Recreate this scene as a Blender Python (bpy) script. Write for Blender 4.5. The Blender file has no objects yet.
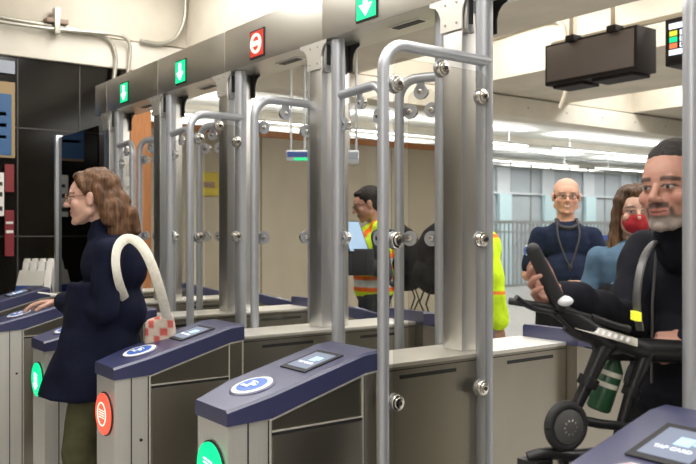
import bpy, bmesh, math, random
from mathutils import Vector, Matrix, noise
random.seed(7)
C = bpy.context.scene.collection
PI = math.pi
FX, FY = -0.8053, 0.5929          # camera forward on the floor plan
RX, RY = 0.5929, 0.8053           # camera right
CAMH = 1.4
def W(px, py, z):                 # a place in the station read at distance z
    r = (px-348)/812*z
    return Vector((FX*z+RX*r, FY*z+RY*r, CAMH+(231-py)/812*z))

# ------------------------------------------------------------------ materials
def mat(name, col, rough=.5, metal=0., spec=.5, noise_amt=0., noise_scale=6., stretch=(1,1,1), bump=0., emit=None, estr=0., attr=False, noise2=0., sheen=0., coat=0.):
    m = bpy.data.materials.new(name); m.use_nodes = True
    nt = m.node_tree; b = nt.nodes['Principled BSDF']
    b.inputs['Base Color'].default_value = (*col, 1); b.inputs['Roughness'].default_value = rough
    b.inputs['Metallic'].default_value = metal; b.inputs['Specular IOR Level'].default_value = spec
    if coat: b.inputs['Coat Weight'].default_value = coat; b.inputs['Coat Roughness'].default_value = .3
    if sheen: b.inputs['Sheen Weight'].default_value = sheen
    if emit: b.inputs['Emission Color'].default_value = (*emit, 1); b.inputs['Emission Strength'].default_value = estr
    src = None
    if attr:
        a = nt.nodes.new('ShaderNodeAttribute'); a.attribute_name = 'Col'; src = a.outputs['Color']
        nt.links.new(src, b.inputs['Base Color'])
    if noise_amt or bump:
        tc = nt.nodes.new('ShaderNodeTexCoord'); mp = nt.nodes.new('ShaderNodeMapping')
        mp.inputs['Scale'].default_value = stretch; nt.links.new(tc.outputs['Object'], mp.inputs[0])
        n = nt.nodes.new('ShaderNodeTexNoise'); n.inputs['Scale'].default_value = noise_scale; n.inputs['Detail'].default_value = 6
        nt.links.new(mp.outputs[0], n.inputs[0])
        if noise_amt:
            mr = nt.nodes.new('ShaderNodeMapRange'); mr.inputs['From Min'].default_value = .3; mr.inputs['From Max'].default_value = .7
            mr.inputs['To Min'].default_value = 1-noise_amt; mr.inputs['To Max'].default_value = 1+noise_amt
            nt.links.new(n.outputs[0], mr.inputs[0])
            mx = nt.nodes.new('ShaderNodeVectorMath'); mx.operation = 'SCALE'
            if src: nt.links.new(src, mx.inputs[0])
            else: mx.inputs[0].default_value = col
            nt.links.new(mr.outputs[0], mx.inputs['Scale']); nt.links.new(mx.outputs[0], b.inputs['Base Color'])
        if noise2:
            m2 = nt.nodes.new('ShaderNodeMapRange'); m2.inputs['To Min'].default_value = max(.02, rough-noise2); m2.inputs['To Max'].default_value = rough+noise2
            m2.inputs['From Min'].default_value = .3; m2.inputs['From Max'].default_value = .7
            nt.links.new(n.outputs[0], m2.inputs[0]); nt.links.new(m2.outputs[0], b.inputs['Roughness'])
        if bump:
            bp = nt.nodes.new('ShaderNodeBump'); bp.inputs['Strength'].default_value = bump; bp.inputs['Distance'].default_value = .01
            nt.links.new(n.outputs[0], bp.inputs['Height']); nt.links.new(bp.outputs[0], b.inputs['Normal'])
    return m
def glassmat(name, tint, refl=1.45, rough=.02, boost=0.):
    m = bpy.data.materials.new(name); m.use_nodes = True; nt = m.node_tree; nt.nodes.clear()
    o = nt.nodes.new('ShaderNodeOutputMaterial'); t = nt.nodes.new('ShaderNodeBsdfTransparent'); g = nt.nodes.new('ShaderNodeBsdfGlossy')
    t.inputs[0].default_value = (*tint, 1); g.inputs['Roughness'].default_value = rough
    lw = nt.nodes.new('ShaderNodeLayerWeight'); lw.inputs[0].default_value = .5
    pw = nt.nodes.new('ShaderNodeMath'); pw.operation = 'POWER'; pw.inputs[1].default_value = 5; nt.links.new(lw.outputs['Facing'], pw.inputs[0])
    f = nt.nodes.new('ShaderNodeMath'); f.operation = 'MULTIPLY_ADD'; f.inputs[1].default_value = .9; f.inputs[2].default_value = .015; nt.links.new(pw.outputs[0], f.inputs[0])
    mx = nt.nodes.new('ShaderNodeMixShader'); ad = nt.nodes.new('ShaderNodeMath'); ad.operation = 'ADD'; ad.inputs[1].default_value = boost
    nt.links.new(f.outputs[0], ad.inputs[0]); nt.links.new(ad.outputs[0], mx.inputs[0])
    nt.links.new(t.outputs[0], mx.inputs[1]); nt.links.new(g.outputs[0], mx.inputs[2]); nt.links.new(mx.outputs[0], o.inputs[0])
    return m
def emat(name, col, s):
    m = bpy.data.materials.new(name); m.use_nodes = True; b = m.node_tree.nodes['Principled BSDF']
    b.inputs['Base Color'].default_value = (*[c*.3 for c in col], 1); b.inputs['Emission Color'].default_value = (*col, 1); b.inputs['Emission Strength'].default_value = s
    return m
M = {}
M['steel']   = mat('brushed_steel', (.47,.445,.39), .30, 1., noise_amt=.05, noise_scale=1.6, stretch=(2,2,1))
M['steell']  = mat('light_satin_steel', (.86,.85,.82), .45, .85, noise_amt=.02, noise_scale=14, stretch=(6,6,.25))
M['steelh']  = mat('brushed_steel_header', (.78,.75,.69), .38, 1., noise_amt=.03, noise_scale=3)
M['steelp']  = mat('brushed_steel_post', (.74,.735,.72), .33, 1., noise_amt=.03, noise_scale=3, stretch=(3,3,.5))
M['trimst']  = mat('bright_steel_edge', (.88,.86,.80), .42, .8)
M['tube']    = mat('grey_satin_tube', (.46,.48,.52), .38, .55, noise_amt=.03)
M['chrome']  = mat('polished_chrome', (.80,.78,.74), .15, 1.)
M['rubber']  = mat('black_rubber', (.02,.02,.022), .6)
M['blue']    = mat('navy_console_plastic', (.020,.024,.095), .46, spec=1., coat=.6, noise_amt=.06, noise_scale=60)
M['dark']    = mat('dark_gap', (.02,.02,.02), .5)
M['glass']   = glassmat('clear_polycarbonate', (.90,.895,.88), 1.45, .03, .0)
M['dglass']  = glassmat('smoked_glass', (.03,.032,.036), 1.5, .03, .0)
M['alu']     = mat('satin_aluminium', (.66,.69,.74), .35, .7)
M['concrete']= mat('cream_painted_concrete', (.64,.59,.495), .8, noise_amt=.09, noise_scale=2.2, bump=.15)
M['band']    = mat('cream_painted_band', (.74,.70,.61), .7, noise_amt=.05, noise_scale=4, bump=.06)
M['white']   = mat('white_painted_ceiling', (.80,.80,.76), .7, noise_amt=.04, noise_scale=2)
M['floor']   = mat('grey_terrazzo', (.36,.35,.33), .30, noise_amt=.12, noise_scale=40, noise2=.05)
M['black']   = mat('black_gloss_wall', (.006,.005,.004), .12, spec=.3, noise_amt=.3, noise_scale=2)
M['beige']   = mat('beige_hoarding', (.50,.45,.35), .6, noise_amt=.06, noise_scale=3, stretch=(1,1,.4))
M['wood']    = mat('orange_wood_column', (.46,.19,.065), .45, noise_amt=.15, noise_scale=8, stretch=(6,6,.5))
M['brownw']  = mat('brown_wall', (.20,.18,.15), .6, noise_amt=.1)
M['greenled']= emat('green_led', (.0,.62,.22), 1.5)
M['redled']  = emat('red_led', (.95,.09,.05), 1.4)
M['whiteled']= emat('white_led', (.85,1,.9), 2.2)
M['pinkled'] = emat('pale_red_led', (1,.55,.45), 1.7)
M['scr']     = emat('screen_glow', (.24,.28,.38), .7)
M['scrblue'] = emat('screen_icon', (.45,.70,.95), 1.1)
M['scrwhite']= emat('screen_white', (.85,.88,1.), 1.2)
M['yled']    = emat('yellow_square', (.75,.75,.05), 1.0)
M['rled']    = emat('orange_square', (.9,.20,.07), 1.0)
M['signface']= mat('grey_sign_face', (.13,.105,.095), .45)
M['signbox'] = mat('dark_brown_sign_case', (.012,.009,.008), .6, spec=.25)
M['conduit'] = mat('galvanised_conduit', (.50,.48,.42), .4, .7)
M['paintp']  = mat('cream_pipe', (.58,.52,.42), .5)
M['ring']    = mat('white_ring', (.85,.86,.9), .4)
M['rblue']   = mat('reader_blue', (.06,.16,.55), .35)
M['wplastic']= mat('white_plastic', (.82,.81,.77), .45)
M['bplastic']= mat('blue_label', (.03,.08,.32), .45)
M['fence']   = mat('galvanised_fence', (.36,.38,.38), .5, .5)
M['panel']   = mat('frosted_panel', (.36,.40,.43), .5, noise_amt=.08, noise_scale=1.5)
M['panel2']  = mat('pale_panel', (.50,.54,.57), .5)
M['lblue']   = mat('pale_blue_column', (.45,.60,.64), .5)
M['cone']    = mat('orange_cone', (.75,.09,.02), .5)
M['yellow']  = mat('yellow_sign', (.62,.50,.06), .5)
M['red']     = mat('red_poster', (.22,.02,.025), .5)
M['pblue']   = mat('poster_blue', (.03,.11,.27), .4)
M['pyel']    = mat('poster_tan', (.35,.24,.11), .4)
M['pgrey']   = mat('poster_grey', (.34,.38,.45), .35)
M['bike']    = mat('black_metal', (.018,.018,.02), .35, .3)
M['bikeg']   = mat('grey_hub', (.16,.16,.16), .45, .6)
M['sticker'] = mat('red_orange_sticker', (.85,.16,.07), .5)
M['vcol']    = mat('skin', (1,1,1), .5, attr=True, noise_amt=.04, noise_scale=30)
M['cloth']   = mat('fabric', (1,1,1), .9, spec=.15, attr=True, noise_amt=.16, noise_scale=22, bump=.3)
M['hair']    = mat('hair', (1,1,1), .55, spec=.25, attr=True, noise_amt=.45, noise_scale=30, stretch=(3.5,3.5,.5), bump=.8)
M['strap']   = mat('cream_strap', (.62,.60,.52), .8, noise_amt=.1, noise_scale=60)
M['blackf']  = mat('black_nylon', (.018,.018,.022), .6, noise_amt=.2, noise_scale=40, bump=.3)
M['tan']     = mat('tan_strap', (.33,.24,.19), .7)
M['glasses'] = mat('brown_frames', (.20,.10,.05), .3)
M['maskred'] = mat('red_mask_cloth', (.36,.010,.018), .8, bump=.1, noise_scale=20)
M['green']   = mat('dark_green_bottle', (.015,.07,.03), .35)
M['toned']   = mat('tote_print', (.62,.50,.42), .8, noise_amt=.35, noise_scale=18)
M['card']    = mat('white_card', (.8,.8,.76), .4)
M['light']   = emat('tube_light', (1,.97,.90), 9)

# ------------------------------------------------------------------ mesh helpers
class MB:
    def __init__(s): s.b = bmesh.new()
    def box(s, x0, x1, y0, y1, z0, z1, bev=0.):
        r = bmesh.ops.create_cube(s.b, size=1)
        bmesh.ops.scale(s.b, vec=(x1-x0, y1-y0, z1-z0), verts=r['verts'])
        bmesh.ops.translate(s.b, vec=((x0+x1)/2, (y0+y1)/2, (z0+z1)/2), verts=r['verts'])
        if bev:
            es = list({e for v in r['verts'] for e in v.link_edges})
            bmesh.ops.bevel(s.b, geom=es, offset=bev, segments=2, affect='EDGES', profile=.6)
        return s
    def prism(s, pts, vec, bev=0.):      # closed polygon in 3D pushed along vec
        vec = Vector(vec); a = [s.b.verts.new(p) for p in pts]; c = [s.b.verts.new(Vector(p)+vec) for p in pts]
        n = len(pts); s.b.faces.new(a[::-1]); s.b.faces.new(c)
        for i in range(n): s.b.faces.new((a[i], a[(i+1)%n], c[(i+1)%n], c[i]))
        if bev:
            es = list({e for v in a+c for e in v.link_edges})
            bmesh.ops.bevel(s.b, geom=es, offset=bev, segments=2, affect='EDGES', profile=.6)
        return s
    def loft(s, rings):
        vs = [[s.b.verts.new(p) for p in r] for r in rings]
        for A, B in zip(vs, vs[1:]):
            n = len(A)
            for i in range(n): s.b.faces.new((A[i], A[(i+1)%n], B[(i+1)%n], B[i]))
        s.b.faces.new(vs[0][::-1]); s.b.faces.new(vs[-1]); return s
    def sweep(s, pts, rad, n=12, flat=1., up=None):
        pts = [Vector(p) for p in pts]; rings = []; prev = None
        for i, p in enumerate(pts):
            t = (pts[min(i+1, len(pts)-1)]-pts[max(i-1, 0)]).normalized()
            if prev is None:
                u = Vector(up) if up else (Vector((0,0,1)) if abs(t.z) < .9 else Vector((1,0,0)))
            else: u = prev
            u = (u-t*u.dot(t)).normalized(); v = t.cross(u); prev = u
            r = rad[i] if isinstance(rad, (list, tuple)) else rad
            rings.append([p+u*math.cos(2*PI*k/n)*r*flat+v*math.sin(2*PI*k/n)*r for k in range(n)])
        return s.loft(rings)
    def cyl(s, a, b, r, r2=None, n=16): return s.sweep([a, b], [r, r if r2 is None else r2], n)
    def lathe(s, c, prof, n=20, axis=(0,0,1)):
        ax = Vector(axis).normalized(); u = ax.orthogonal().normalized(); v = ax.cross(u); c = Vector(c)
        return s.loft([[c+ax*h+(u*math.cos(2*PI*k/n)+v*math.sin(2*PI*k/n))*max(r, 1e-4) for k in range(n)] for r, h in prof])
    def ell(s, c, r, rot=None, n=16):
        m = Matrix.Translation(Vector(c)) @ (rot.to_4x4() if rot else Matrix.Identity(4)) @ Matrix.Diagonal((*r, 1))
        bmesh.ops.create_uvsphere(s.b, u_segments=n, v_segments=max(8, n//2+2), radius=1, matrix=m); return s
    def cap(s, a, ra, b, rb, n=14):
        s.cyl(a, b, ra, rb, n); s.ell(a, (ra,)*3, n=n); s.ell(b, (rb,)*3, n=n); return s
    def disc(s, c, nrm, r, t, n=28): return s.lathe(Vector(c)-Vector(nrm).normalized()*t/2, [(r, 0), (r, t)], n, nrm)
    def build(s, name, m, parent=None, smooth=True, **kw):
        bmesh.ops.recalc_face_normals(s.b, faces=s.b.faces)
        me = bpy.data.meshes.new(name); s.b.to_mesh(me); s.b.free(); me.materials.append(m)
        if smooth:
            for p in me.polygons: p.use_smooth = True
            try: me.set_sharp_from_angle(angle=math.radians(38))
            except Exception: pass
        o = bpy.data.objects.new(name, me); C.objects.link(o)
        if parent: o.parent = parent
        for k, v in kw.items(): o[k] = v
        return o
def thing(name, label, cat, loc=(0,0,0), rotz=0., group=None):
    o = bpy.data.objects.new(name, None); C.objects.link(o); o.empty_display_size = .1
    o.location = loc; o.rotation_euler = (0,0,rotz); o['label'] = label; o['category'] = cat
    if group: o['group'] = group
    return o
def tag(o, label, cat, group=None):
    o['label'] = label; o['category'] = cat
    if group: o['group'] = group
    return o
def struct(name, mb, m, **kw):
    o = mb.build(name, m, smooth=False); o['kind'] = 'structure'; return o
def arc(c, r, a0, a1, u, v, n=6):
    c = Vector(c); u = Vector(u); v = Vector(v)
    return [c+u*math.cos(a0+(a1-a0)*i/n)*r+v*math.sin(a0+(a1-a0)*i/n)*r for i in range(n+1)]
def text(s, size, loc, xdir, ydir, m, parent, name='lettering', ext=.0008, center=True):
    cu = bpy.data.curves.new('t', 'FONT'); cu.body = s; cu.size = size; cu.extrude = ext; cu.offset = size*.02
    if center: cu.align_x = 'CENTER'; cu.align_y = 'CENTER'
    t = bpy.data.objects.new('t', cu); C.objects.link(t); dg = bpy.context.evaluated_depsgraph_get(); dg.update()
    me = bpy.data.meshes.new_from_object(t.evaluated_get(dg)); bpy.data.objects.remove(t)
    x = Vector(xdir).normalized(); y = Vector(ydir).normalized(); z = x.cross(y)
    me.transform(Matrix.Translation(loc) @ Matrix((x, y, z)).transposed().to_4x4())
    me.materials.clear(); me.materials.append(m)
    o = bpy.data.objects.new(name, me); C.objects.link(o); o.parent = parent; return o

# ------------------------------------------------------------------ the hall
XW = -7.8
b = MB().box(-20, 5, -5, 26, -.1, 0); struct('floor', b, M['floor'])
CEIL = 4.3
b = MB().box(XW, 5, -5, 22, CEIL, CEIL+.1); struct('ceiling', b, M['concrete'])
beams = [(-4.1,-1.9), (-.9,1.1), (3.65,5.9), (7.54,9.8), (11.4,13.7), (15.3,17.5)]
for i, (y0, y1) in enumerate(beams):
    b = MB().prism([(XW, y0-.0, 3.3), (XW, y1, 3.3), (XW, y1+.22, CEIL), (XW, y0-.0, CEIL)], (5-XW, 0, 0)); struct('ceiling_beam_%d' % (i+1), b, M['concrete'])
b = MB().box(XW-.35, XW, -5, 26, 3.3, CEIL+.1); struct('wall_left_upper', b, M['concrete'])
b = MB().box(XW-.35, XW+.03, -5, 26, 3.0, 3.28, .006); struct('trim_1', b, M['band'])
# rivets along the cream band
for i in range(9):
    y = 7.2+i*.85
    b = MB().disc((XW+.032, y, 3.15), (1,0,0), .014, .01); o = b.build('trim_%d' % (20+i), M['conduit']); o['kind'] = 'structure'
# black gloss wall, panelled
b = MB().box(XW-.3, XW-.02, -5, 3.02, 0, 3.0); struct('wall_left', b, M['black'])
seams = MB()
for y in (-1.6, .2, 1.98, 2.55): seams.box(XW-.021, XW-.012, y-.006, y+.006, 0, 3.0)
for z in (1.35, 2.35): seams.box(XW-.021, XW-.012, -5, 3.0, z-.006, z+.006)
struct('trim_2', seams, mat('seam_grey', (.05,.045,.04), .4))
b = MB().box(XW-.2, XW+.03, 3.04, 3.26, 0, 3.0, .01); struct('trim_3', b, M['wood'])
# beige hoarding beyond the opening
b = MB().box(-9.1, -9, 2.2, 8.85, 0, 2.60); struct('wall_back', b, M['beige'])
b = MB().box(-9.12, -8.97, 2.2, 8.87, 2.60, 2.68, .004); struct('trim_4', b, M['wood'])
b = MB()
for y in (3.3, 4.3, 5.25, 6.3, 7.4, 8.4): b.box(-9.0, -8.993, y-.008, y+.008, 0, 2.60)
struct('trim_5', b, mat('seam_brown', (.22,.18,.13), .6))
# low ceiling beyond, white with ribs
b = MB().box(-20, XW-.35, -5, 26, 3.35, 3.45); struct('ceiling_far', b, M['white'])
for i, x in enumerate((-11.6, -15.0)):
    b = MB().box(x-.12, x+.12, 2, 26, 3.22, 3.35); struct('ceiling_rib_%d' % (i+1), b, M['band'])
b = MB().box(-20, -19.9, -5, 26, 0, 3.4); struct('wall_far', b, M['panel2'])
b = MB().box(-20, 5, 26, 26.1, 0, 4.4); struct('wall_end', b, M['panel2'])
b = MB().box(-20, 5, -5.1, -5, 0, 4.4); struct('wall_front', b, M['concrete'])
b = MB().box(5, 5.1, -5, 26, 0, 4.4); struct('wall_right', b, M['brownw'])
# dark column seen past the end of the band
b = MB().box(-6.95, -6.65, 12.0, 12.3, 0, 3.3); struct('trim_6', b, M['signbox'])

# ------------------------------------------------------------------ lights
def area(name, loc, sx, sy, power, col=(1,.975,.94), rot=(0,0,0)):
    l = bpy.data.lights.new(name, 'AREA'); l.shape = 'RECTANGLE'; l.size = sx; l.size_y = sy; l.energy = power; l.color = col
    o = bpy.data.objects.new(name, l); C.objects.link(o); o.location = loc; o.rotation_euler = rot
    return o
def fixture(x0, x1, y, z, label):
    t = thing('ceiling_light', label, 'ceiling light', ((x0+x1)/2, y, z))
    h = (x1-x0)/2
    MB().box(-h, h, -.09, .09, .0, .07, .008).build('housing', M['wplastic'], t)
    MB().box(-h+.03, h-.03, -.06, .06, -.02, .001, .008).build('diffuser', M['light'], t)
k = 0
for y, lab in ((-1.0,'fluorescent batten'), (2.8,'fluorescent batten'), (6.7,'fluorescent batten'), (10.6,'fluorescent batten')):
    for x in (-6.2, -3.4, -.6, 2.2):
        k += 1
        area('hall_light', (x, y, 4.05), 2.2, .7, 60)
area('soffit_fill', (-2.2, .9, 3.2), 5, 1.2, 75)  # bare fill lamps under the soffits, added to brighten and even out the hall
area('soffit_fill', (-2.2, 4.8, 3.25), 6, 1.0, 70)
area('soffit_fill', (-2.2, 8.6, 3.25), 6, 1.0, 60)
area('soffit_fill', (1.6, -2.4, 3.2), 3, 1.5, 120)  # added fill lamp behind the camera, brightens the steel fronts
for x in (-10.6, -13.3, -16.5):
    for y in (5, 10, 15, 20):
        area('far_light', (x, y, 3.04), .10, 4.2, 46, (1,.99,.96))
        area('far_ceiling_fill', (x, y, 3.12), .10, 4.2, 30, (1,.99,.96), (PI,0,0))  # extra lamp facing up, added to brighten the far white ceiling
        t = thing('batten_light', 'long thin fluorescent batten hung under the far white ceiling', 'ceiling light', (x, y, 3.05), 0, 'battens under the far ceiling')
        MB().box(-.045, .045, -2.15, 2.15, 0, .06, .006).build('housing', M['wplastic'], t); MB().box(-.035, .035, -2.1, 2.1, -.006, .0).build('diffuser', M['light'], t, smooth=False)
        for dy in (-1.6, 1.6): MB().cyl((0, dy, .06), (0, dy, .30), .008, n=8).build('suspension_rod', M['alu'], t)
wd = bpy.data.worlds.new('World'); bpy.context.scene.world = wd; wd.use_nodes = True
wd.node_tree.nodes['Background'].inputs[0].default_value = (.9,.87,.8,1); wd.node_tree.nodes['Background'].inputs[1].default_value = .5

# ------------------------------------------------------------------ fare gates
Y0 = 2.1225
def rot_about(xc):      # half turn about the gate's middle
    return lambda p: Vector((2*xc-p[0], 2*Y0-p[1], p[2]))
def topz(y):            # console top profile
    pr = [(1.105,.884), (1.24,.917), (1.588,1.008), (1.645,1.012)]
    for (a, za), (c, zc) in zip(pr, pr[1:]):
        if y <= c: return za+(zc-za)*(y-a)/(c-a)
    return pr[-1][1]
def botz(y):
    pr = [(1.105,.838), (1.24,.846), (1.588,.944), (1.645,.950)]
    for (a, za), (c, zc) in zip(pr, pr[1:]):
        if y <= c: return za+(zc-za)*(y-a)/(c-a)
    return pr[-1][1]
def halfw(y, g=0.):
    f = min(1, max(0, (y-1.105)/.135))
    return -(.10+.06*f)-g, (.10+.012*f)+g
NEARY = [1.105, 1.24, 1.588, 1.645]
def end_unit(par, far, signal, card=False):
    """one end of the gate in gate coordinates: x about 0, near end at low y"""
    T = (lambda p: Vector((-p[0], 2*Y0-p[1], p[2]))) if far else (lambda p: Vector(p))
    sgn = -1 if far else 1
    # stainless body: footprint rings lofted under the console
    b = MB()
    for a, c in ((1.108, 1.159),):
        pass
    foot = []
    for y in NEARY: foot.append((halfw(y)[1]-.003, y))
    for y in NEARY[::-1]: foot.append((halfw(y)[0]+.003, y))
    low = [T((x, y, 0.0)) for x, y in foot]; high = [T((x, y, botz(y)+.004)) for x, y in foot]
    b.b.free()
    def part_foot(ys): return [(halfw(y)[1]-.003, y) for y in ys]+[(halfw(y)[0]+.003, y) for y in ys[::-1]]
    for nm_, ys, mm in (('nose_panel', [1.105, 1.2385], 'steell'), ('end_cabinet', [1.2387, 1.645], 'steel')):
        fp = part_foot(ys)
        q = MB().loft([[T((x, y, 0.0)) for x, y in fp], [T((x, y, botz(y)+.004)) for x, y in fp]]); q.build(nm_, M[mm], par, smooth=False)
    # console shell
    b = MB()
    ring = []
    for y in NEARY:
        l, r = halfw(y, .004); yy = y-(.006 if y == 1.105 else 0)+(.004 if y == 1.645 else 0)
        ring.append([T((l, yy, botz(y))), T((r, yy, botz(y))), T((r, yy, topz(y)-.008)), T((r-.008, yy, topz(y))), T((l+.008, yy, topz(y))), T((l, yy, topz(y)-.008))])
    b.loft(ring)
    es = [e for e in b.b.edges if len(e.link_faces) == 2 and e.calc_face_angle(0) > .5]
    bmesh.ops.bevel(b.b, geom=es, offset=.004, segments=2, affect='EDGES')
    con = b.build('console', M['blue'], par)
    # bright seam under the console, side panels and door
    b = MB()
    x = halfw(1.4)[1]
    for y0, y1 in ((1.24, 1.588), (1.588, 1.645)):
        b.prism([T((x-.001, y0, botz(y0)-.007)), T((x-.001, y1, botz(y1)-.007)), T((x-.001, y1, botz(y1)-.0005)), T((x-.001, y0, botz(y0)-.0005))], (sgn*.004, 0, 0))
    for y in (1.5825, 1.6445): b.box(*sorted((sgn*(x-.003), sgn*(x+.0015))), *sorted((T((0,y-.002,0)).y, T((0,y+.002,0)).y)), .0, .943)
    b.box(*sorted((sgn*(x-.003), sgn*(x+.0015))), *sorted((T((0,1.24,0)).y, T((0,1.581,0)).y)), .803, .8065)
    b.box(*sorted((sgn*(x-.003), sgn*(x+.0015))), *sorted((T((0,1.2385,0)).y, T((0,1.2415,0)).y)), .0, .846)
    b.build('edge_trim', M['trimst'], par, smooth=False)
    b = MB()
    for y, ze in ((1.168, .84), (1.2335, .84)):
        xx = halfw(y)[1]-.003
        b.box(*sorted((sgn*(xx-.004), sgn*(xx+.0012))), *sorted((T((0,y-.0022,0)).y, T((0,y+.0022,0)).y)), 0, ze)
    b.box(*sorted((sgn*(x-.004), sgn*(x-.0008))), *sorted((T((0,1.245,0)).y, T((0,1.579,0)).y)), .793, .803)
    b.box(*sorted((sgn*(x-.004), sgn*(x-.0008))), *sorted((T((0,1.585,0)).y, T((0,1.5885,0)).y)), 0, .94)
    for y, z in ((1.30, .63), (1.205, .60)):
        b.disc(T((halfw(y)[1]-.0015, y, z)), (1,0,0), .006, .004)
    b.build('panel_gap', M['dark'], par, smooth=False)
    d = MB().box(*sorted((sgn*(x-.006), sgn*(x+.0008))), *sorted((T((0,1.247,0)).y, T((0,1.578,0)).y)), .06, .791, .002).build('side_door', M['steel'], par)
    # card reader ring, facing up along the slope
    def top_frame(y, dz=0.):
        n = Vector((0, -(topz(y+.01)-topz(y-.01))/.02, 1)).normalized()
        p = Vector(((halfw(y)[0]+halfw(y)[1])/2+.012, y, topz(y)))+n*dz
        p = T(p); n = Vector((n.x*sgn, n.y*sgn, n.z)); v = Vector((0, sgn*n.z, -sgn*n.y*sgn)).normalized()
        v = (Vector((0, sgn, 0))-n*n.dot(Vector((0, sgn, 0)))).normalized(); u = v.cross(n)
        return p, n, u, v
    p, n, u, v = top_frame(1.248, .002)
    rr = MB().lathe(p, [(.074, -.004), (.074, .001), (.069, .003)], 32, n).build('card_reader', M['blue'], par)
    MB().lathe(p+n*.003, [(.066, 0), (.066, .002), (.063, .003)], 32, n).build('reader_ring', M['ring'], rr)
    MB().lathe(p+n*.006, [(.050, 0), (.050, .0012)], 32, n).build('reader_face', M['rblue'], rr)
    g = MB()
    for rad in (.018, .028):
        pts = arc(p+n*.0085-v*.010, rad, .3*PI, .7*PI, u, v, 6); g.sweep(pts, .0028, 6)
    q = p+n*.0085
    g.prism([q-u*.032-v*.024, q+u*.008-v*.024, q+u*.008-v*.012, q-u*.032-v*.012], n*.0008)
    g.prism([q-u*.010+v*.000-v*.008, q+u*.026-v*.008, q+u*.026+v*.004, q-u*.010+v*.004], n*.0008)
    g.build('reader_symbol', M['ring'], rr, smooth=False)
    # screen
    p, n, u, v = top_frame(1.468, .001)
    def rect(b, hx, hy, h0, h1, off=(0,0)):
        q = p+u*off[0]+v*off[1]
        b.prism([q-u*hx-v*hy+n*h0, q+u*hx-v*hy+n*h0, q+u*hx+v*hy+n*h0, q-u*hx+v*hy+n*h0], n*(h1-h0))
    b = MB(); rect(b, .072, .078, -.004, .003); sc = b.build('screen', M['rubber'], par, smooth=False)
    b = MB(); rect(b, .056, .060, .003, .0042); b.build('display', M['scr'], sc, smooth=False)
    b = MB(); rect(b, .017, .017, .0042, .0050, (.006, .012)); rect(b, .004, .012, .0042, .0050, (.030, .016)); b.build('display_icon', M['scrblue'], sc, smooth=False)
    text('TAP CARD', .017, p+n*.0052-v*.024, u, v, M['scrwhite'], sc, 'display_text', .0003)
    # round signal on the nose
    nn = T((0,-1,0))-T((0,0,0))
    yn = T((0, 1.106, 0)).y
    c = Vector((0, yn, .695)); nf = Vector((0, -sgn, 0))
    s = MB().lathe(c-nf*.004, [(.084, 0), (.084, .010), (.076, .012)], 32, nf).build('signal', M['rubber'], par)
    led, hi = (M['greenled'], M['whiteled']) if signal == 'green' else (M['redled'], M['pinkled'])
    MB().lathe(c+nf*.006, [(.079, 0), (.079, .007), (.072, .010)], 32, nf).build('signal_lamp', led, s)
    g = MB(); ux = Vector((sgn,0,0)); q = c+nf*.0165
    if signal == 'green':
        for i in range(5): g.sweep([q-ux*.026+Vector((0,0,.03-.012*i)), q+ux*.026+Vector((0,0,.024-.012*i))], .0022, 6)
        g.sweep([q-ux*.028+Vector((0,0,-.022)), q+Vector((0,0,-.045)), q+ux*.028+Vector((0,0,-.022))], .003, 6)
    else:
        g.sweep(arc(q, .044, 0, 2*PI*.999, ux, Vector((0,0,1)), 24), .0028, 6)
        for i in range(4): g.sweep([q-ux*.028+Vector((0,0,.014-.009*i)), q+ux*.028+Vector((0,0,.014-.009*i))], .0022, 6)
    g.build('signal_symbol', hi, s)
    # kick plate
    MB().loft([[T((x_*1.02, y_-(.004 if y_ < 1.2 else 0), 0.0)) for x_, y_ in foot], [T((x_*1.02, y_-(.004 if y_ < 1.2 else 0), .06)) for x_, y_ in foot]]).build('kick_plate', M['rubber'], par, smooth=False)

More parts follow.
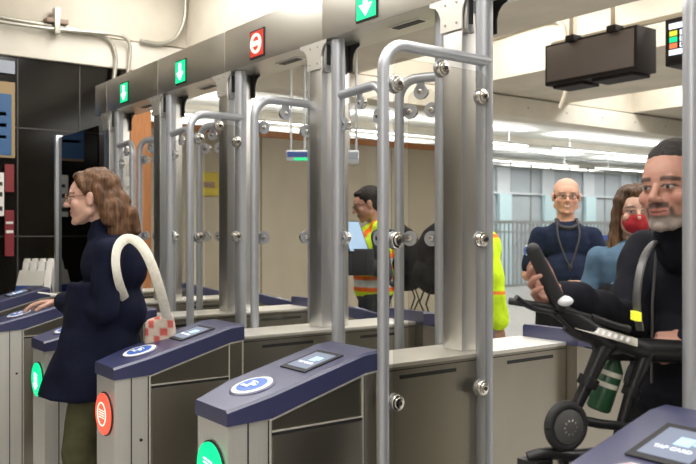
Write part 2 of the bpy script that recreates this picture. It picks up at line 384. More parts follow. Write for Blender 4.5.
def leaf(par, xa, ya, xb, yb, zb=.22, zt=2.006, f=1):
    """swing door: grey tube frame with clear panel held by round clamps"""
    A = Vector((xa, ya, 0)); B = Vector((xb, yb, 0)); d = (B-A).normalized(); L = (B-A).length; up = Vector((0,0,1)); nrm = d.cross(up)*f
    r = .0195; R = min(.09, L*.42)
    path = [A+d*.0+up*zt]
    path += arc(B-d*R+up*(zt-R), R, PI/2, 0, d, up, 8)
    path += [B+up*(1.2), B+up*(zb+.06)]
    b = MB().sweep(path, r, 14)
    b.sweep([B+up*(zb+.07), A+up*(zb+.07)], r, 12)
    b2 = MB()
    gi, go = .055, max(.028, .035)       # panel inset from tube
    gx0, gx1 = .02, L-.035
    gt = zt-.045
    hs = [zt-.13, 1.37, .845, .40]
    lug = []
    for z in hs: lug += [(L-.047, z, 1, 0), (.040, z, -1, 0)]
    lug += [(L*.48, zt-.055, 0, 1)]
    # lugs: small tongues from the tube to the clamps
    for s, z, side, top in lug:
        c = A+d*s+up*z
        if top: b.prism([c-d*.017+up*.05-nrm*.004, c-d*.017-nrm*.004, c+d*.017-nrm*.004, c+d*.017+up*.05-nrm*.004], nrm*.008)
        else:   b.prism([c-up*.017-nrm*.004, c+d*side*.045-up*.017-nrm*.004, c+d*side*.045+up*.017-nrm*.004, c+up*.017-nrm*.004], nrm*.008)
        b.disc(c, nrm, .030, .008, 24)
    fr = b.build('door_frame', M['tube'], par)
    # panel
    rr = .035; pts = []
    for (cx, cz, a0) in ((gx1-rr, gt-rr, 0), (gx0+rr, gt-rr, PI/2), (gx0+rr, zb+.1+rr, PI), (gx1-rr, zb+.1+rr, 1.5*PI)):
        for i in range(6):
            a = a0+i/5*PI/2; pts.append(A+d*(cx+rr*math.cos(a))+up*(cz+rr*math.sin(a))+nrm*.006)
    MB().prism(pts, nrm*.010).build('glass_panel', M['glass'], fr, smooth=False)
    for s, z, side, top in lug:
        c = A+d*s+up*z
        q = MB().lathe(c+nrm*.004, [(.027, 0), (.027, .014), (.025, .017), (.018, .018), (.017, .024), (.012, .025)], 24, nrm)
        q.lathe(c-nrm*.004, [(.010, 0), (.010, .003), (.007, .004)], 14, -nrm)
        cl = q.build('clamp', M['chrome'], fr)
        MB().lathe(c+nrm*.029, [(.007, 0), (.007, .003)], 12, nrm).build('clamp_screw', M['rubber'], cl)

gates = [  # name, centre x, signal, state of the +x leaf, state of the -x leaf, label
    (-.885, 'green', None, 'wideopen', 'fare gate cabinet nearest the camera, lit screen and red sticker, far right'),
    (-2.18, 'green', 'wideopen', 'closed', 'stainless fare gate with navy console, green ring and tall swing door in the middle foreground'),
    (-3.08, 'red', 'closed', 'open', 'stainless fare gate with navy console and round red signal behind the walking woman'),
    (-3.98, 'green', 'open', 'closed', 'fare gate with green ring signal just in front of the walking woman in navy'),
    (-4.88, 'green', 'closed', 'closed', 'fare gate with a round blue reader cut by the left edge of the photo'),
    (-5.78, 'green', 'closed', None, 'last fare gate of the row beside the white folding signs and dark glass barrier'),
]
for xc, sig, plus, minus, lab in gates:
    t = thing('fare_gate', lab, 'fare gate', (xc, 0, 0), 0, 'fare gates in the row')
    end_unit(t, False, sig); end_unit(t, True, 'green')
    b = MB().box(-.13, .105, 1.647, 2.597, .0, .948)
    b.build('middle_cabinet', M['steel'], t, smooth=False)
    MB().box(-.135, .110, 1.650, 2.595, .948, .962, .003).build('cabinet_lid', M['trimst'], t)
    for q in ((.1045, .1062, 1.74, 2.00), (.1045, .1062, 2.26, 2.52), (-.1315, -.1295, 1.74, 2.00)): MB().box(*q, .906, .919).build('card_slot', M['dark'], t, smooth=False)
    MB().box(.1045, .1065, 1.648, 2.596, .936, .939).build('lid_seam', M['dark'], t, smooth=False)
    b = MB().box(-.05, .05, 2.082, 2.235, .963, 2.2585, .004); b.build('post', M['steelp'], t)
    # front gusset plate
    f = []
    f += [(-.115, 2.259), (.095, 2.259)]
    f += [(.095, 2.245)]+[(.055+.04*(1-math.sin(a)), 2.165+.08*(1-math.cos(a))+.0) for a in (1.2, .8, .4, 0)][::1] if False else [(.095,2.245), (.075,2.235), (.062,2.215), (.056,2.19), (.056,2.135)]
    f += [(-.056,2.135), (-.056,2.19), (-.066,2.215), (-.085,2.235), (-.115,2.245)]
    b = MB().prism([(x, 2.074, z) for x, z in f], (0, .005, 0)); g = b.build('gusset_plate', M['trimst'], t, smooth=False)
    b = MB()
    for x, z in ((-.03,2.235), (.03,2.235), (-.03,2.16), (.03,2.16)): b.disc((x, 2.073, z), (0,1,0), .005, .003, 10)
    b.build('rivet', M['conduit'], g)
    b = MB().prism([(x*1.3, 2.237, z) for x, z in f], (0, .006, 0)); b.build('rear_gusset_plate', M['rubber'], t, smooth=False)
    b = MB().box(.052, .072, 2.085, 2.125, 2.12, 2.258, .003); b.build('hinge_block', M['steelp'], t)
    MB().box(.072, .075, 2.095, 2.115, 2.15, 2.24).build('hinge_slot', M['dark'], t, smooth=False)
    if plus:
        px_ = .12; b = MB().cyl((px_, 2.125, .03), (px_, 2.125, 2.2585), .031, n=24)
        b.lathe((px_+.02, 2.125, 0), [(.05,0), (.05,.02), (.035,.04)], 24)
        b.box(.1, px_, 2.11, 2.15, .30, .34); b.box(.045, px_, 2.115, 2.145, 2.2, 2.235)
        b.build('pivot_tube', M['tube'], t)
        if plus == 'wideopen': leaf(t, px_+.015, 2.125, .15, 1.635, f=-1)
        elif plus == 'open': leaf(t, px_+.015, 2.125, .15, 1.815, f=-1)
        else: leaf(t, px_+.01, 2.125, .50, 2.08, f=-1)
    if minus:
        x = -.16
        b = MB().cyl((x, 2.175, .03), (x, 2.175, 2.2585), .025, n=24)
        b.lathe((x, 2.175, 0), [(.05,0), (.05,.02), (.035,.04)], 24); b.box(x, -.04, 2.16, 2.19, 2.2, 2.24); b.box(x, -.12, 2.15, 2.2, .30, .34)
        b.build('pivot_tube', M['tube'], t)
        if minus == 'wideopen': leaf(t, x, 2.175, -.165, 1.767)
        elif minus == 'open': leaf(t, x, 2.175, x+.005, 1.853)
        else: leaf(t, x, 2.175, -.325, 2.10)
    if xc == -.885:
        # octagonal sticker on the console
        y = 1.315; n = Vector((0, -(topz(y+.01)-topz(y-.01))/.02, 1)).normalized(); v = Vector((0,1,0)); v = (v-n*n.dot(v)).normalized(); u = v.cross(n)
        p = Vector((-.025, y, topz(y)))+n*.0085
        oc = lambda r: [p+u*r*math.cos(PI/8+i*PI/4)+v*r*math.sin(PI/8+i*PI/4) for i in range(8)]
        s = MB().prism(oc(.050), n*.0008).build('sticker_border', M['ring'], t, smooth=False)
        p = p+n*.0008
        MB().prism(oc(.045), n*.0008).build('sticker', M['sticker'], s, smooth=False)
        text('TAG', .026, p+n*.0015+v*.01, u, v, M['ring'], s, 'sticker_text', .0003)

# ------------------------------------------------------------------ overhead header over the gates
H = thing('overhead_header', 'long stainless header box over all the fare gates with lit lane arrows', 'header', (0, 2.19, 2.26))
ya, yb = -.11, .12
seam = [-6.02, -5.78, -4.86, -3.96, -3.02, -2.14, -.85, -.3]
for i, (x0, x1) in enumerate(zip(seam, seam[1:])):
    MB().box(x0+.002, x1-.002, ya, yb, .0, .225, .003).build('header_box', M['steelh'], H)
def lane_sign(xs, kind):
    y = ya
    s = MB().box(xs-.073, xs+.073, y-.006, y+.004, .022, .165, .002).build('lane_sign', M['rubber'], H)
    z0 = .0935
    if kind == 'green':
        MB().box(xs-.064, xs+.066, y-.0085, y-.005, .03, .157).build('lane_light', M['greenled'], s, smooth=False)
        g = MB().box(xs-.013, xs+.015, y-.012, y-.008, z0-.005, z0+.05)
        g.prism([(xs-.042, y-.012, z0-.004), (xs+.044, y-.012, z0-.004), (xs+.001, y-.012, z0-.052)], (0, .004, 0))
        g.build('lane_arrow', M['whiteled'], s, smooth=False)
    else:
        MB().box(xs-.064, xs+.066, y-.0085, y-.005, .03, .157).build('lane_light', emat('dark_red_led', (.7,.05,.03), .7), s, smooth=False)
        g = MB().sweep(arc((xs, y-.011, z0), .044, 0, 2*PI*.999, (1,0,0), (0,0,1), 28), .008, 8)
        g.box(xs-.026, xs+.026, y-.015, y-.008, z0-.012, z0+.012).build('no_entry_symbol', M['pinkled'], s)
for xs, kd in ((-5.42,'green'), (-4.51,'green'), (-3.60,'red'), (-2.69,'green'), (-1.6,'green')): lane_sign(xs, kd)
for xs in (-5.3, -4.38, -3.47, -2.56, -1.45):
    f = MB().box(xs-.10, xs+.10, -.0-.025, .035, -.005, .001, .001).build('sensor_frame', M['trimst'], H)
    MB().box(xs-.085, xs+.085, -.014, .024, -.0075, -.004).build('sensor_window', M['dark'], f, smooth=False)

# ------------------------------------------------------------------ dark glass barrier at the end of the row
t = thing('glass_barrier', 'dark glass barrier panel with aluminium upright at far left end of gates', 'barrier', (-6.45, 2.08, 0))
MB().box(-.44, .50, -.006, .006, .06, 2.18).build('glass_panel', M['dglass'], t, smooth=False)
MB().box(-.485, -.435, -.03, .03, 0, 2.20, .004).build('upright', M['alu'], t)
MB().box(-.44, .50, -.02, .02, .0, .07, .004).build('bottom_rail', M['alu'], t)

# ------------------------------------------------------------------ hanging train signs
def rods(t, xs, top):
    for x in xs: MB().box(x-.025, x+.025, -.03, .03, .37, top).build('hanger', M['paintp'], t); MB().box(x-.05, x+.05, -.06, .06, .37, .43, .005).build('hanger_socket', M['signbox'], t)
t = thing('hanging_sign', 'dark blank rectangular train sign hung under the concrete ceiling', 'hanging sign', (-4.76, 6.28, 2.82), 0, 'platform signs')
MB().box(-.515, .515, .004, .30, 0, .40, .012).build('sign_case', M['signbox'], t)
MB().box(-.485, .485, -.006, .005, .035, .375, .004).build('sign_face', M['signface'], t)
MB().box(-.45, -.1, .05, .3, -.03, .002).build('sensor_bar', M['signbox'], t); MB().box(.0, .45, .05, .3, -.03, .002).build('sensor_bar', M['signbox'], t)
rods(t, (-.17, .29), 1.48)
t = thing('hanging_sign', 'lit train sign listing lines with yellow, green and orange squares at right edge', 'hanging sign', (-3.46, 6.28, 2.80), 0, 'platform signs')
MB().box(-.515, .515, .004, .30, 0, .40, .012).build('sign_case', M['signbox'], t)
MB().box(-.485, .485, -.006, .005, .035, .375, .004).build('sign_face', M['signbox'], t)
b = MB().box(-.47, -.2, -.010, -.005, .305, .352); b.box(-.47, -.2, -.010, -.005, .085, .13)
for i in range(3): b.box(-.37, -.2, -.010, -.005, .142+i*.052, .184+i*.052)
b.build('white_row', M['scrwhite'], t, smooth=False)
for i, (m_, ch) in enumerate((('rled','M'), ('greenled','D'), ('yled','S'))):
    z = .163+i*.052
    MB().box(-.465, -.395, -.010, -.005, z-.021, z+.021).build('line_square', M[m_], t, smooth=False)
    text(ch, .045, (-.34, -.012, z), (1,0,0), (0,0,1), M['signbox'], t, 'line_letter')
rods(t, (-.1, .35), 1.48)
b = MB().box(-5.35, -2.2, 6.46, 6.50, 3.25, 3.29); tag(b.build('support_rail', M['paintp']), 'thin cream rail running along the tops of the two hanging signs', 'rail')

# ------------------------------------------------------------------ conduits
def conduit(name, pts, r, label, m='conduit'):
    b = MB().sweep(pts, r, 10); return tag(b.build(name, M[m]), label, 'conduit')
def wall_pt(px, py, x=XW+.06):     # on the left wall plane
    k = (px-348)/812; y = -(x*(RX-k*FX))/(RY-k*FY); z = x*FX+y*FY
    return Vector((x, y, CAMH+(231-py)/812*z))
def smooth_path(pts, it=2):
    for _ in range(it):
        q = [pts[0]]
        for a, c in zip(pts, pts[1:]): q += [a.lerp(c, .25), a.lerp(c, .75)]
        pts = q+[pts[-1]]
    return pts
a = [wall_pt(-20, 12), wall_pt(0, 17.5), wall_pt(40, 24), wall_pt(96, 33.5), wall_pt(111, 40), wall_pt(116, 55), wall_pt(116, 62)]+[wall_pt(113, 85)]
conduit('conduit', smooth_path(a), .021, 'lower galvanised conduit bending down toward the dark wall')
a = [wall_pt(-20, 17, XW+.10), wall_pt(0, 22, XW+.10), wall_pt(50, 29, XW+.10), wall_pt(114, 34, XW+.10), wall_pt(128, 38, XW+.10), wall_pt(131, 50, XW+.10), wall_pt(126, 84, XW+.10)]
conduit('conduit', smooth_path(a), .018, 'upper galvanised conduit curving down behind the header')
a = [wall_pt(186, -50), wall_pt(186, 0), wall_pt(185, 22), wall_pt(176, 40), wall_pt(160, 45), wall_pt(140, 41)]
conduit('conduit', smooth_path(a), .022, 'painted conduit running down the concrete corner over the header')
p = wall_pt(56, 24)
t = thing('conduit_clamp', 'rusty strut clamp holding two conduits on upper left wall', 'clamp', p)
MB().box(-.07, .06, -.10, .10, -.0, .04, .004).build('strut', M['tan'], t); MB().box(-.02, .07, -.03, .02, -.10, .14, .004).build('bracket', M['conduit'], t)
yl = 6.2
def yplane(px, py, Y=7.5):
    k = (px-348)/812; x = Y*(k*FY-RY)/(RX-k*FX); z = x*FX+Y*FY
    return Vector((x, Y, CAMH+(231-py)/812*z))
a = [yplane(470, 45), yplane(490, 39), yplane(535, 24), yplane(556, 20), yplane(564, 26), yplane(565, 48)]
conduit('conduit', smooth_path(a), .025, 'cream conduit bending down beside the blank hanging sign', 'paintp')
a = [yplane(566, 85), yplane(565, 94), yplane(560, 108)]
conduit('conduit', smooth_path(a), .022, 'short cream pipe dropping below the blank hanging sign', 'paintp')

# ------------------------------------------------------------------ posters and small things by the dark wall
def poster(px0, px1, py0, py1, m, label, bits=()):
    a = wall_pt(px0, py0, XW+.02); c = wall_pt(px1, py1, XW+.02)
    t = thing('poster', label, 'poster', (XW, (a.y+c.y)/2, c.z)); w = (c.y-a.y)/2; h = a.z-c.z
    MB().box(0, .02, -w, w, 0, h).build('poster_sheet', M[m], t, smooth=False)
    for (u0, u1, v0, v1, mm) in bits:
        MB().box(.02, .024, -w+2*w*u0, -w+2*w*u1, h*v0, h*v1).build('printed_block', M[mm], t, smooth=False)
poster(-30, 15, 78, 158, 'pyel', 'blue and tan framed poster on the dark wall at left edge', [(0,.92,.03,.84,'pblue'), (.1,.8,.55,.6,'pgrey'), (.1,.8,.4,.45,'pgrey'), (.1,.8,.25,.29,'pgrey')])
poster(-30, 15, 56, 74, 'pgrey', 'pale grey backlit panel above the framed poster at left edge')
poster(-12, 4, 172, 216, 'wplastic', 'white notice sheet below the framed poster at left edge', [(.0,.9,.12,.22,'dark'), (.0,.9,.45,.55,'dark'), (.2,.9,.7,.78,'dark')])
poster(5, 14, 164, 192, 'red', 'upper small red poster on the dark wall at left')
poster(5, 14, 210, 256, 'red', 'lower red poster on the dark wall behind the gates', [(.1,.9,.5,.56,'wplastic'), (.1,.9,.7,.75,'wplastic')])

# folded white barricade signs
p = W(36, 290, 7.05); t = thing('folding_sign_stack', 'white plastic folding floor signs with blue panel standing behind the last gate', 'folding sign', (p.x, p.y, 0), math.atan2(RY, RX)); t.scale = (.8, .8, 1)
for i in range(4):
    x = -.12+i*.085
    s = MB()
    s.prism([(x-.01, -.02, 1.14), (x+.05, -.02, 1.14), (x+.02, -.30, 0.0), (x-.11, -.30, 0)], (0, .028, 0), .004)
    s.prism([(x-.01, .02, 1.14), (x+.05, .02, 1.14), (x+.15, .30, 0.0), (x+.08, .30, 0)], (0, .028, 0), .004)
    s.box(x-.005, x+.045, -.02, .05, 1.08, 1.16, .008)
    s.build('folding_leg', M['wplastic'], t)
b = MB().prism([(-.185, -.07, .93), (.10, -.07, .93), (.06, -.32, .2), (-.27, -.32, .2)], (0, -.012, 0)); b.build('blue_panel', M['bplastic'], t, smooth=False)
MB().prism([(-.155, -.045, 1.06), (.13, -.045, 1.06), (.10, -.07, .93), (-.185, -.07, .93)], (0, -.012, 0)).build('white_panel', M['wplastic'], t, smooth=False)

# things on the beige wall
def back_pt(px, py, x=-8.97): return wall_pt(px, py, x)
a = back_pt(202, 172); c = back_pt(219, 196)
t = thing('wall_sign', 'yellow notice on the beige wall seen through glass gates', 'sign', (-8.985, (a.y+c.y)/2, c.z)); w = (c.y-a.y)/2; h = a.z-c.z
MB().box(-.01, .012, -w, w, 0, h).build('sign_plate', M['yellow'], t, smooth=False)
MB().box(.012, .015, -w*.8, w*.5, h*.35, h*.6).build('printed_block', M['tan'], t, smooth=False)
p = W(231, 296, 9.3); t = thing('traffic_cone', 'small orange traffic cone behind the glass swing doors', 'traffic cone', (p.x, p.y, 0))
MB().box(-.15, .15, -.15, .15, 0, .03, .01).build('base', M['rubber'], t)
MB().lathe((0,0,.03), [(.14,0), (.03,.92), (.02,.94)], 20).build('cone_body', M['cone'], t)
MB().lathe((0,0,.42), [(.097,0), (.077,.16)], 20).build('reflective_band', M['wplastic'], t)
def screen(px0, px1, py0, py1, z, label, green):
    a = W(px0, py0, z); c = W(px1, py1, z); mid = (a+c)/2; w = (c-a).xy.length/2; h = a.z-c.z
    t = thing('hanging_screen', label, 'screen', (mid.x, mid.y, c.z), math.atan2(RY, RX), 'small hanging screens')
    MB().box(-w, w, -.0, .12, 0, h, .01).build('screen_case', M['alu'], t)
    MB().box(-w*.9, w*.9, -.006, .003, h*.35, h*.85).build('screen_face', M['bplastic' if green else 'pgrey'], t)
    if green: MB().box(-w*.3, w*.95, -.006, .003, h*.05, h*.3).build('green_strip', M['greenled'], t)
    for x in (-w*.6, w*.6): MB().cyl((x, .06, h), (x, .06, 3.3-c.z), .012, n=8).build('hanger', M['alu'], t)
screen(286, 309, 150, 161, 8.3, 'small hanging screen with a green strip seen left of the middle post', True)
screen(346, 359, 150, 164, 8.0, 'small pale hanging screen seen above the man in yellow vest', False)

# ------------------------------------------------------------------ far fence and screen wall
XF = -12.0
for i in range(6):
    y0 = 10.0+i*2.4
    t = thing('picket_fence', 'galvanised picket fence panel ' + ('behind the smiling man', 'at the left of the open view', 'further along behind the smiling man', 'behind the masked woman', 'behind the man with the bike', 'at the far right end')[(1,0,2,3,4,5)[i]], 'fence', (XF, y0, 0), 0, 'far fence panels')
    b = MB().box(-.03, .03, .045, 2.355, 1.56, 1.63); b.box(-.02, .02, .045, 2.355, .20, .25).box(-.02, .02, .045, 2.355, 1.36, 1.40); b.build('rail', M['fence'], t, smooth=False)
    b = MB()
    for k in range(18): b.box(-.012, .012, .06+k*.133-.016, .06+k*.133+.016, .2, 1.58)
    b.build('picket', M['fence'], t, smooth=False)
    MB().box(-.04, .04, -.04, .04, 0, 1.66).build('fence_post', M['fence'], t, smooth=False)
XS = -14.5
t = thing('screen_wall', 'long translucent partition of grey panels with pale blue columns beyond the fence', 'partition', (XS, 10, 0))
MB().box(-.12, -.08, -3, 15, 0, 3.05).build('back_sheet', M['panel'], t, smooth=False)
for i in range(9):
    y = 2.2+i*1.75
    MB().box(-.05, .05, y-.22, y+.22, 0, 2.36).build('column', M['lblue'], t, smooth=False)
    MB().box(-.07, -.02, y-.24, y+.24, 2.40, 3.08).build('upper_panel', M['panel2'], t, smooth=False)
for i in range(22):
    y = -2+i*.8
    MB().box(-.08, -.05, y-.02, y+.02, 0, 3.2).build('mullion', M['fence'], t, smooth=False)
MB().box(-.08, .0, -3, 15, 2.36, 2.41).build('cross_rail', M['panel2'], t, smooth=False)
MB().box(-.08, .0, -3, 15, 3.05, 3.10).build('cross_rail', M['fence'], t, smooth=False)
b = MB()
for i in range(10):
    y = .8+i*1.5; b.sweep([(.02, y, .9), (.02, y+.35, 1.25), (.02, y+.7, .95), (.02, y+1.1, 1.35)], .02, 6)
b.build('bracing', M['fence'], t)
for i, (y0, z0, y1, z1) in enumerate(((8, 3.05, 22, 3.0), (8, 2.95, 20, 3.1))):
    b = MB().sweep([Vector((-11.2-i*.4, y0+(y1-y0)*k/12, z0+(z1-z0)*k/12-.10*math.sin(PI*((k%4)/4)))) for k in range(13)], .012, 6)
    tag(b.build('overhead_wire', M['fence']), ('sagging cable strung under the far white ceiling, nearer one', 'sagging cable strung under the far white ceiling, farther one')[i], 'cable')
# blue framed board behind the masked woman
p = W(622, 262, 7.5); t = thing('notice_board', 'dark board with a blue frame standing behind the masked woman', 'board', (p.x, p.y, 0), math.atan2(RY, RX))
MB().box(-.2, .35, -.03, .03, .55, 1.36, .005).build('frame', M['bplastic'], t); MB().box(-.165, .315, -.04, -.028, .6, 1.32).build('board_face', mat('board_dark', (.05,.05,.045), .5), t)
for x in (-.19, .34): MB().box(x-.02, x+.02, -.15, .15, 0, .56).build('leg', M['bike'], t)

# ------------------------------------------------------------------ people
def V(*a): return Vector(a)
def finish(mb, name, m, parent, voxel, smooth_it, colfn, **kw):
    """fuse the overlapping closed shapes of mb into one continuous surface and colour it"""
    bmesh.ops.recalc_face_normals(mb.b, faces=mb.b.faces)
    me = bpy.data.meshes.new('tmp'); mb.b.to_mesh(me); mb.b.free()
    o = bpy.data.objects.new('tmp', me); C.objects.link(o)
    r = o.modifiers.new('r', 'REMESH'); r.mode = 'VOXEL'; r.voxel_size = voxel; r.use_smooth_shade = True
    s = o.modifiers.new('s', 'SMOOTH'); s.factor = .5; s.iterations = smooth_it
    dg = bpy.context.evaluated_depsgraph_get(); dg.update()
    nm = bpy.data.meshes.new_from_object(o.evaluated_get(dg)); nm.name = name
    bpy.data.objects.remove(o)
    nm.materials.clear(); nm.materials.append(m)
    if 'wrinkle' in kw:
        amp, sc = kw['wrinkle']
        for v, n in [(v, v.normal.copy()) for v in nm.vertices]:
            v.co += n*amp*noise.noise(Vector((v.co.x*sc, v.co.y*sc, v.co.z*sc*.8)))
    at = nm.color_attributes.new('Col', 'FLOAT_COLOR', 'POINT')
    buf = []
    for v in nm.vertices: buf += [*colfn(v.co), 1.]
    at.data.foreach_set('color', buf)
    for p in nm.polygons: p.use_smooth = True
    ob = bpy.data.objects.new(name, nm); C.objects.link(ob); ob.parent = parent
    return ob
def rotm(yaw=0., pitch=0., roll=0.):      # head: yaw left +, pitch up +, roll
    return Matrix.Rotation(yaw, 3, 'Z') @ Matrix.Rotation(pitch, 3, 'X') @ Matrix.Rotation(roll, 3, 'Y')
def ss(a, b, x):
    t = max(0, min(1, (x-a)/(b-a))); return t*t*(3-2*t)
def mix(a, b, f): return tuple(p+(q-p)*f for p, q in zip(a, b))

def head_shapes(b, H, R, wide=1., smile=0.):
    def E(c, r, rr=None, n=20): b.ell(H+R@V(*c), r, R if rr is None else R@rr, n)
    def K(a, ra, c, rc): b.cap(H+R@V(*a), ra, H+R@V(*c), rc)
    w = wide
    E((0,-.018,.040), (.075*w,.096,.080)); E((0,.018,.022), (.066*w,.074,.070))
    E((0,.028,-.040), (.064*w,.058,.066)); E((-.046*w,.008,-.045), (.024,.042,.042)); E((.046*w,.008,-.045), (.024,.042,.042)); E((0,.048,-.085), (.036*w,.036,.030)); E((0,.072,-.103), (.019,.016,.015))
    K((-.055*w,.002,-.062), .022, (-.024,.058,-.100), .015); K((.055*w,.002,-.062), .022, (.024,.058,-.100), .015)
    K((-.036,.077,.021), .011, (.036,.077,.021), .011)
    for s in (-1, 1):
        E((s*.040*w,.058,-.028), (.024,.022,.022+.003*smile))
        E((s*.031,.076,.002), (.0145,.0115,.0115), n=12)
        E((s*.078*w,-.008,-.008), (.008,.018,.031)); E((s*.082*w,-.014,.004), (.006,.013,.018))
        E((s*.0125,.097,-.033), (.0085,.010,.007), n=10)
    K((0,.086,.006), .008, (0,.108,-.028), .0115); E((0,.106,-.032), (.010,.010,.009), n=12)
    K((-.022,.078,-.060), .0055, (0,.087,-.0575), .0070); K((.022,.078,-.060), .0055, (0,.087,-.0575), .0070)
    K((-.019,.078,-.069), .006, (0,.085,-.071), .0080); K((.019,.078,-.069), .006, (0,.085,-.071), .0080); E((0,.070,-.062), (.030,.020,.026))
def face_colour(H, R, skin, brow=(.04,.025,.02), beard=None, lips=None, brow_w=1., smile=0., bald=None):
    Ri = R.inverted(); lips = lips or mix(skin, (.45,.10,.09), .5)
    def f(co):
        p = Ri@(co-H); x, y, z = p; ax = abs(x); c = skin
        if z < -.2 or abs(x) > .12 or abs(y) > .16 or z > .15: return c
        if y > .03:
            c = mix(c, mix(skin, (.60,.16,.12), .35), ss(.03, .0, math.hypot(ax-.04, z+.028))*.7)
            c = mix(c, mix(skin, (.55,.15,.12), .3), ss(.018, .0, math.hypot(ax, z+.032))*.6)
            # eyes
            if y > .06:
                d = math.hypot((ax-.031)/1.6, (z-.0005)*1.75)
                c = mix(c, (.50,.46,.43), ss(.0098, .0075, d))
                c = mix(c, (.03,.018,.012), ss(.0062, .0048, math.hypot(ax-.031, z-.001)))
                c = mix(c, (.05,.03,.025), ss(.0030, .0016, abs(z-.0062+ (ax-.031)**2*12))*ss(.021, .017, abs(ax-.031)))
                c = mix(c, brow, ss(.0055*brow_w, .003*brow_w, abs(z-.0235+(ax-.03)**2*9))*ss(.024, .019, abs(ax-.034))*.85)
                # mouth
                zz = z+.0645-smile*ax*ax*14
                c = mix(c, lips, ss(.0115, .0085, abs(zz))*ss(.027, .021, ax))
                c = mix(c, (.10,.02,.02), ss(.0026, .0012, abs(zz))*ss(.026, .022, ax))
                if smile > .8: c = mix(c, (.75,.70,.65), ss(.0036, .0024, abs(zz-.0002))*ss(.019, .015, ax))
            if beard:
                bm = ss(.0085, .005, abs(z+.048-.001)*.9)*ss(.032, .026, ax)*(y > .06)
                chin = ss(-.068, -.079, z)*ss(.062, .050, ax)+ss(.010, .0, abs(ax-.033))*ss(-.045, -.056, z)
                k = max(bm, min(1, chin))
                c = mix(c, beard(p), min(1, k)*.88)
        return c
    return f
def hand_shapes(b, wr, d, palm, curl, thumb_side, s=1., spread=.06):
    """wr wrist, d pointing direction, palm = palm normal, thumb_side = +-1 across; curl = bend of the fingers"""
    d = d.normalized(); palm = (palm-d*palm.dot(d)).normalized(); ac = d.cross(palm)*thumb_side   # ac points to the thumb
    for k, off in enumerate((.030, .010, -.011, -.030)):
        a = wr+d*.012*s+ac*off*.55*s; k0 = wr+d*(.088-(.004*abs(k-1)))*s+ac*off*s
        b.cap(a, .0135*s, k0, .0105*s, 10)
        dirv = (d+ac*spread*(1.5-k)).normalized(); p = k0
        ln = (.040, .045, .042, .033)[k]*s; ang = 0
        for seg, f in enumerate((1, .66, .5)):
            ang += (curl if seg == 0 else curl*1.05)
            q = p+(dirv*math.cos(ang)+palm*math.sin(ang))*ln*f
            b.cap(p, (.0092-.0009*seg)*s, q, (.0084-.0011*seg)*s, 10); p = q
    t0 = wr+d*.028*s+ac*.022*s; t1 = t0+(d*.6+ac*.8+palm*.25).normalized()*.040*s; t2 = t1+(d*.85+ac*.35+palm*(.2+.5*min(1, curl))).normalized()*.032*s; t3 = t2+(d*.8+palm*(.3+.6*min(1, curl))-ac*.1).normalized()*.026*s
    b.cap(t0, .014*s, t1, .0115*s, 10); b.cap(t1, .0112*s, t2, .0096*s, 10); b.cap(t2, .0096*s, t3, .0076*s, 10)

def std_joints(h=1.72):
    k = h/1.72
    J = dict(pel=V(0,0,.95), waist=V(0,.005,1.10), chest=V(0,0,1.28), neck=V(0,-.012,1.46), head=V(0,.015,1.605),
             sl=V(-.168,-.01,1.36), sr=V(.168,-.01,1.36), el=V(-.22,-.03,1.12), er=V(.22,-.03,1.12), wl=V(-.23,.06,.88), wr=V(.23,.06,.88),
             hl=V(-.09,0,.92), hr=V(.09,0,.92), kl=V(-.10,.02,.50), kr=V(.10,.02,.50), al=V(-.11,-.02,.09), ar=V(.11,-.02,.09))
    return {a: c*k for a, c in J.items()}
def body_shapes(b, J, R, g=1., smile=0., wide=1., hands=None, hs=1.):
    """limbs and trunk, slimmer than the clothes; 'l' = the person's left, which is -x here when facing +y is mirrored by caller"""
    b.cap(J['pel'], .105*g, J['waist'], .095*g); b.ell(J['chest'], (.135*g,.095*g,.15))
    b.cap(J['chest']+V(0,0,.06), .08*g, J['neck'], .055); b.cap(J['neck'], .052*g, J['head']+R@V(0,-.02,-.05), .050)
    for s in 'lr':
        b.cap(J['chest']+V(0,0,.06), .06, J['s'+s], .042*g)
        b.cap(J['s'+s], .046*g, J['e'+s], .036*g); b.cap(J['e'+s], .037*g, J['w'+s], .025*g)
        b.cap(J['h'+s], .075*g, J['k'+s], .052*g); b.cap(J['k'+s], .050*g, J['a'+s], .036*g)
        f = J['a'+s]; b.cap(f+V(0,-.03,-.045), .032, f+V(0,.13,-.06), .026)
    head_shapes(b, J['head'], R, wide, smile)
    if hands:
        for s, (d, palm, curl, th) in hands.items(): hand_shapes(b, J['w'+s], V(*d), V(*palm), curl, th, hs)
def legs_clothes(J, g, r0=.105, r1=.075, r2=.06, hip=.15):
    b = MB(); b.ell(J['pel'], (hip*g,.115*g,.13))
    for s in 'lr': b.cap(J['h'+s], r0*g, J['k'+s], r1*g); b.cap(J['k'+s], r1*g, J['a'+s]+V(0,0,.0), r2*g)
    return b
def shoes(J, par, m='rubber'):
    for s in 'lr':
        f = J['a'+s]; b = MB(); b.cap(f+V(0,-.04,-.048), .040, f+V(0,.10,-.058), .034); b.cap(f+V(0,.06,-.055), .038, f+V(0,.15,-.062), .030); b.cap(f+V(0,-.01,-.04), .045, f+V(0,-.01,.02), .042)
        finish(b, 'shoe', M['cloth'], par, .009, 4, lambda c: (.02,.02,.022))
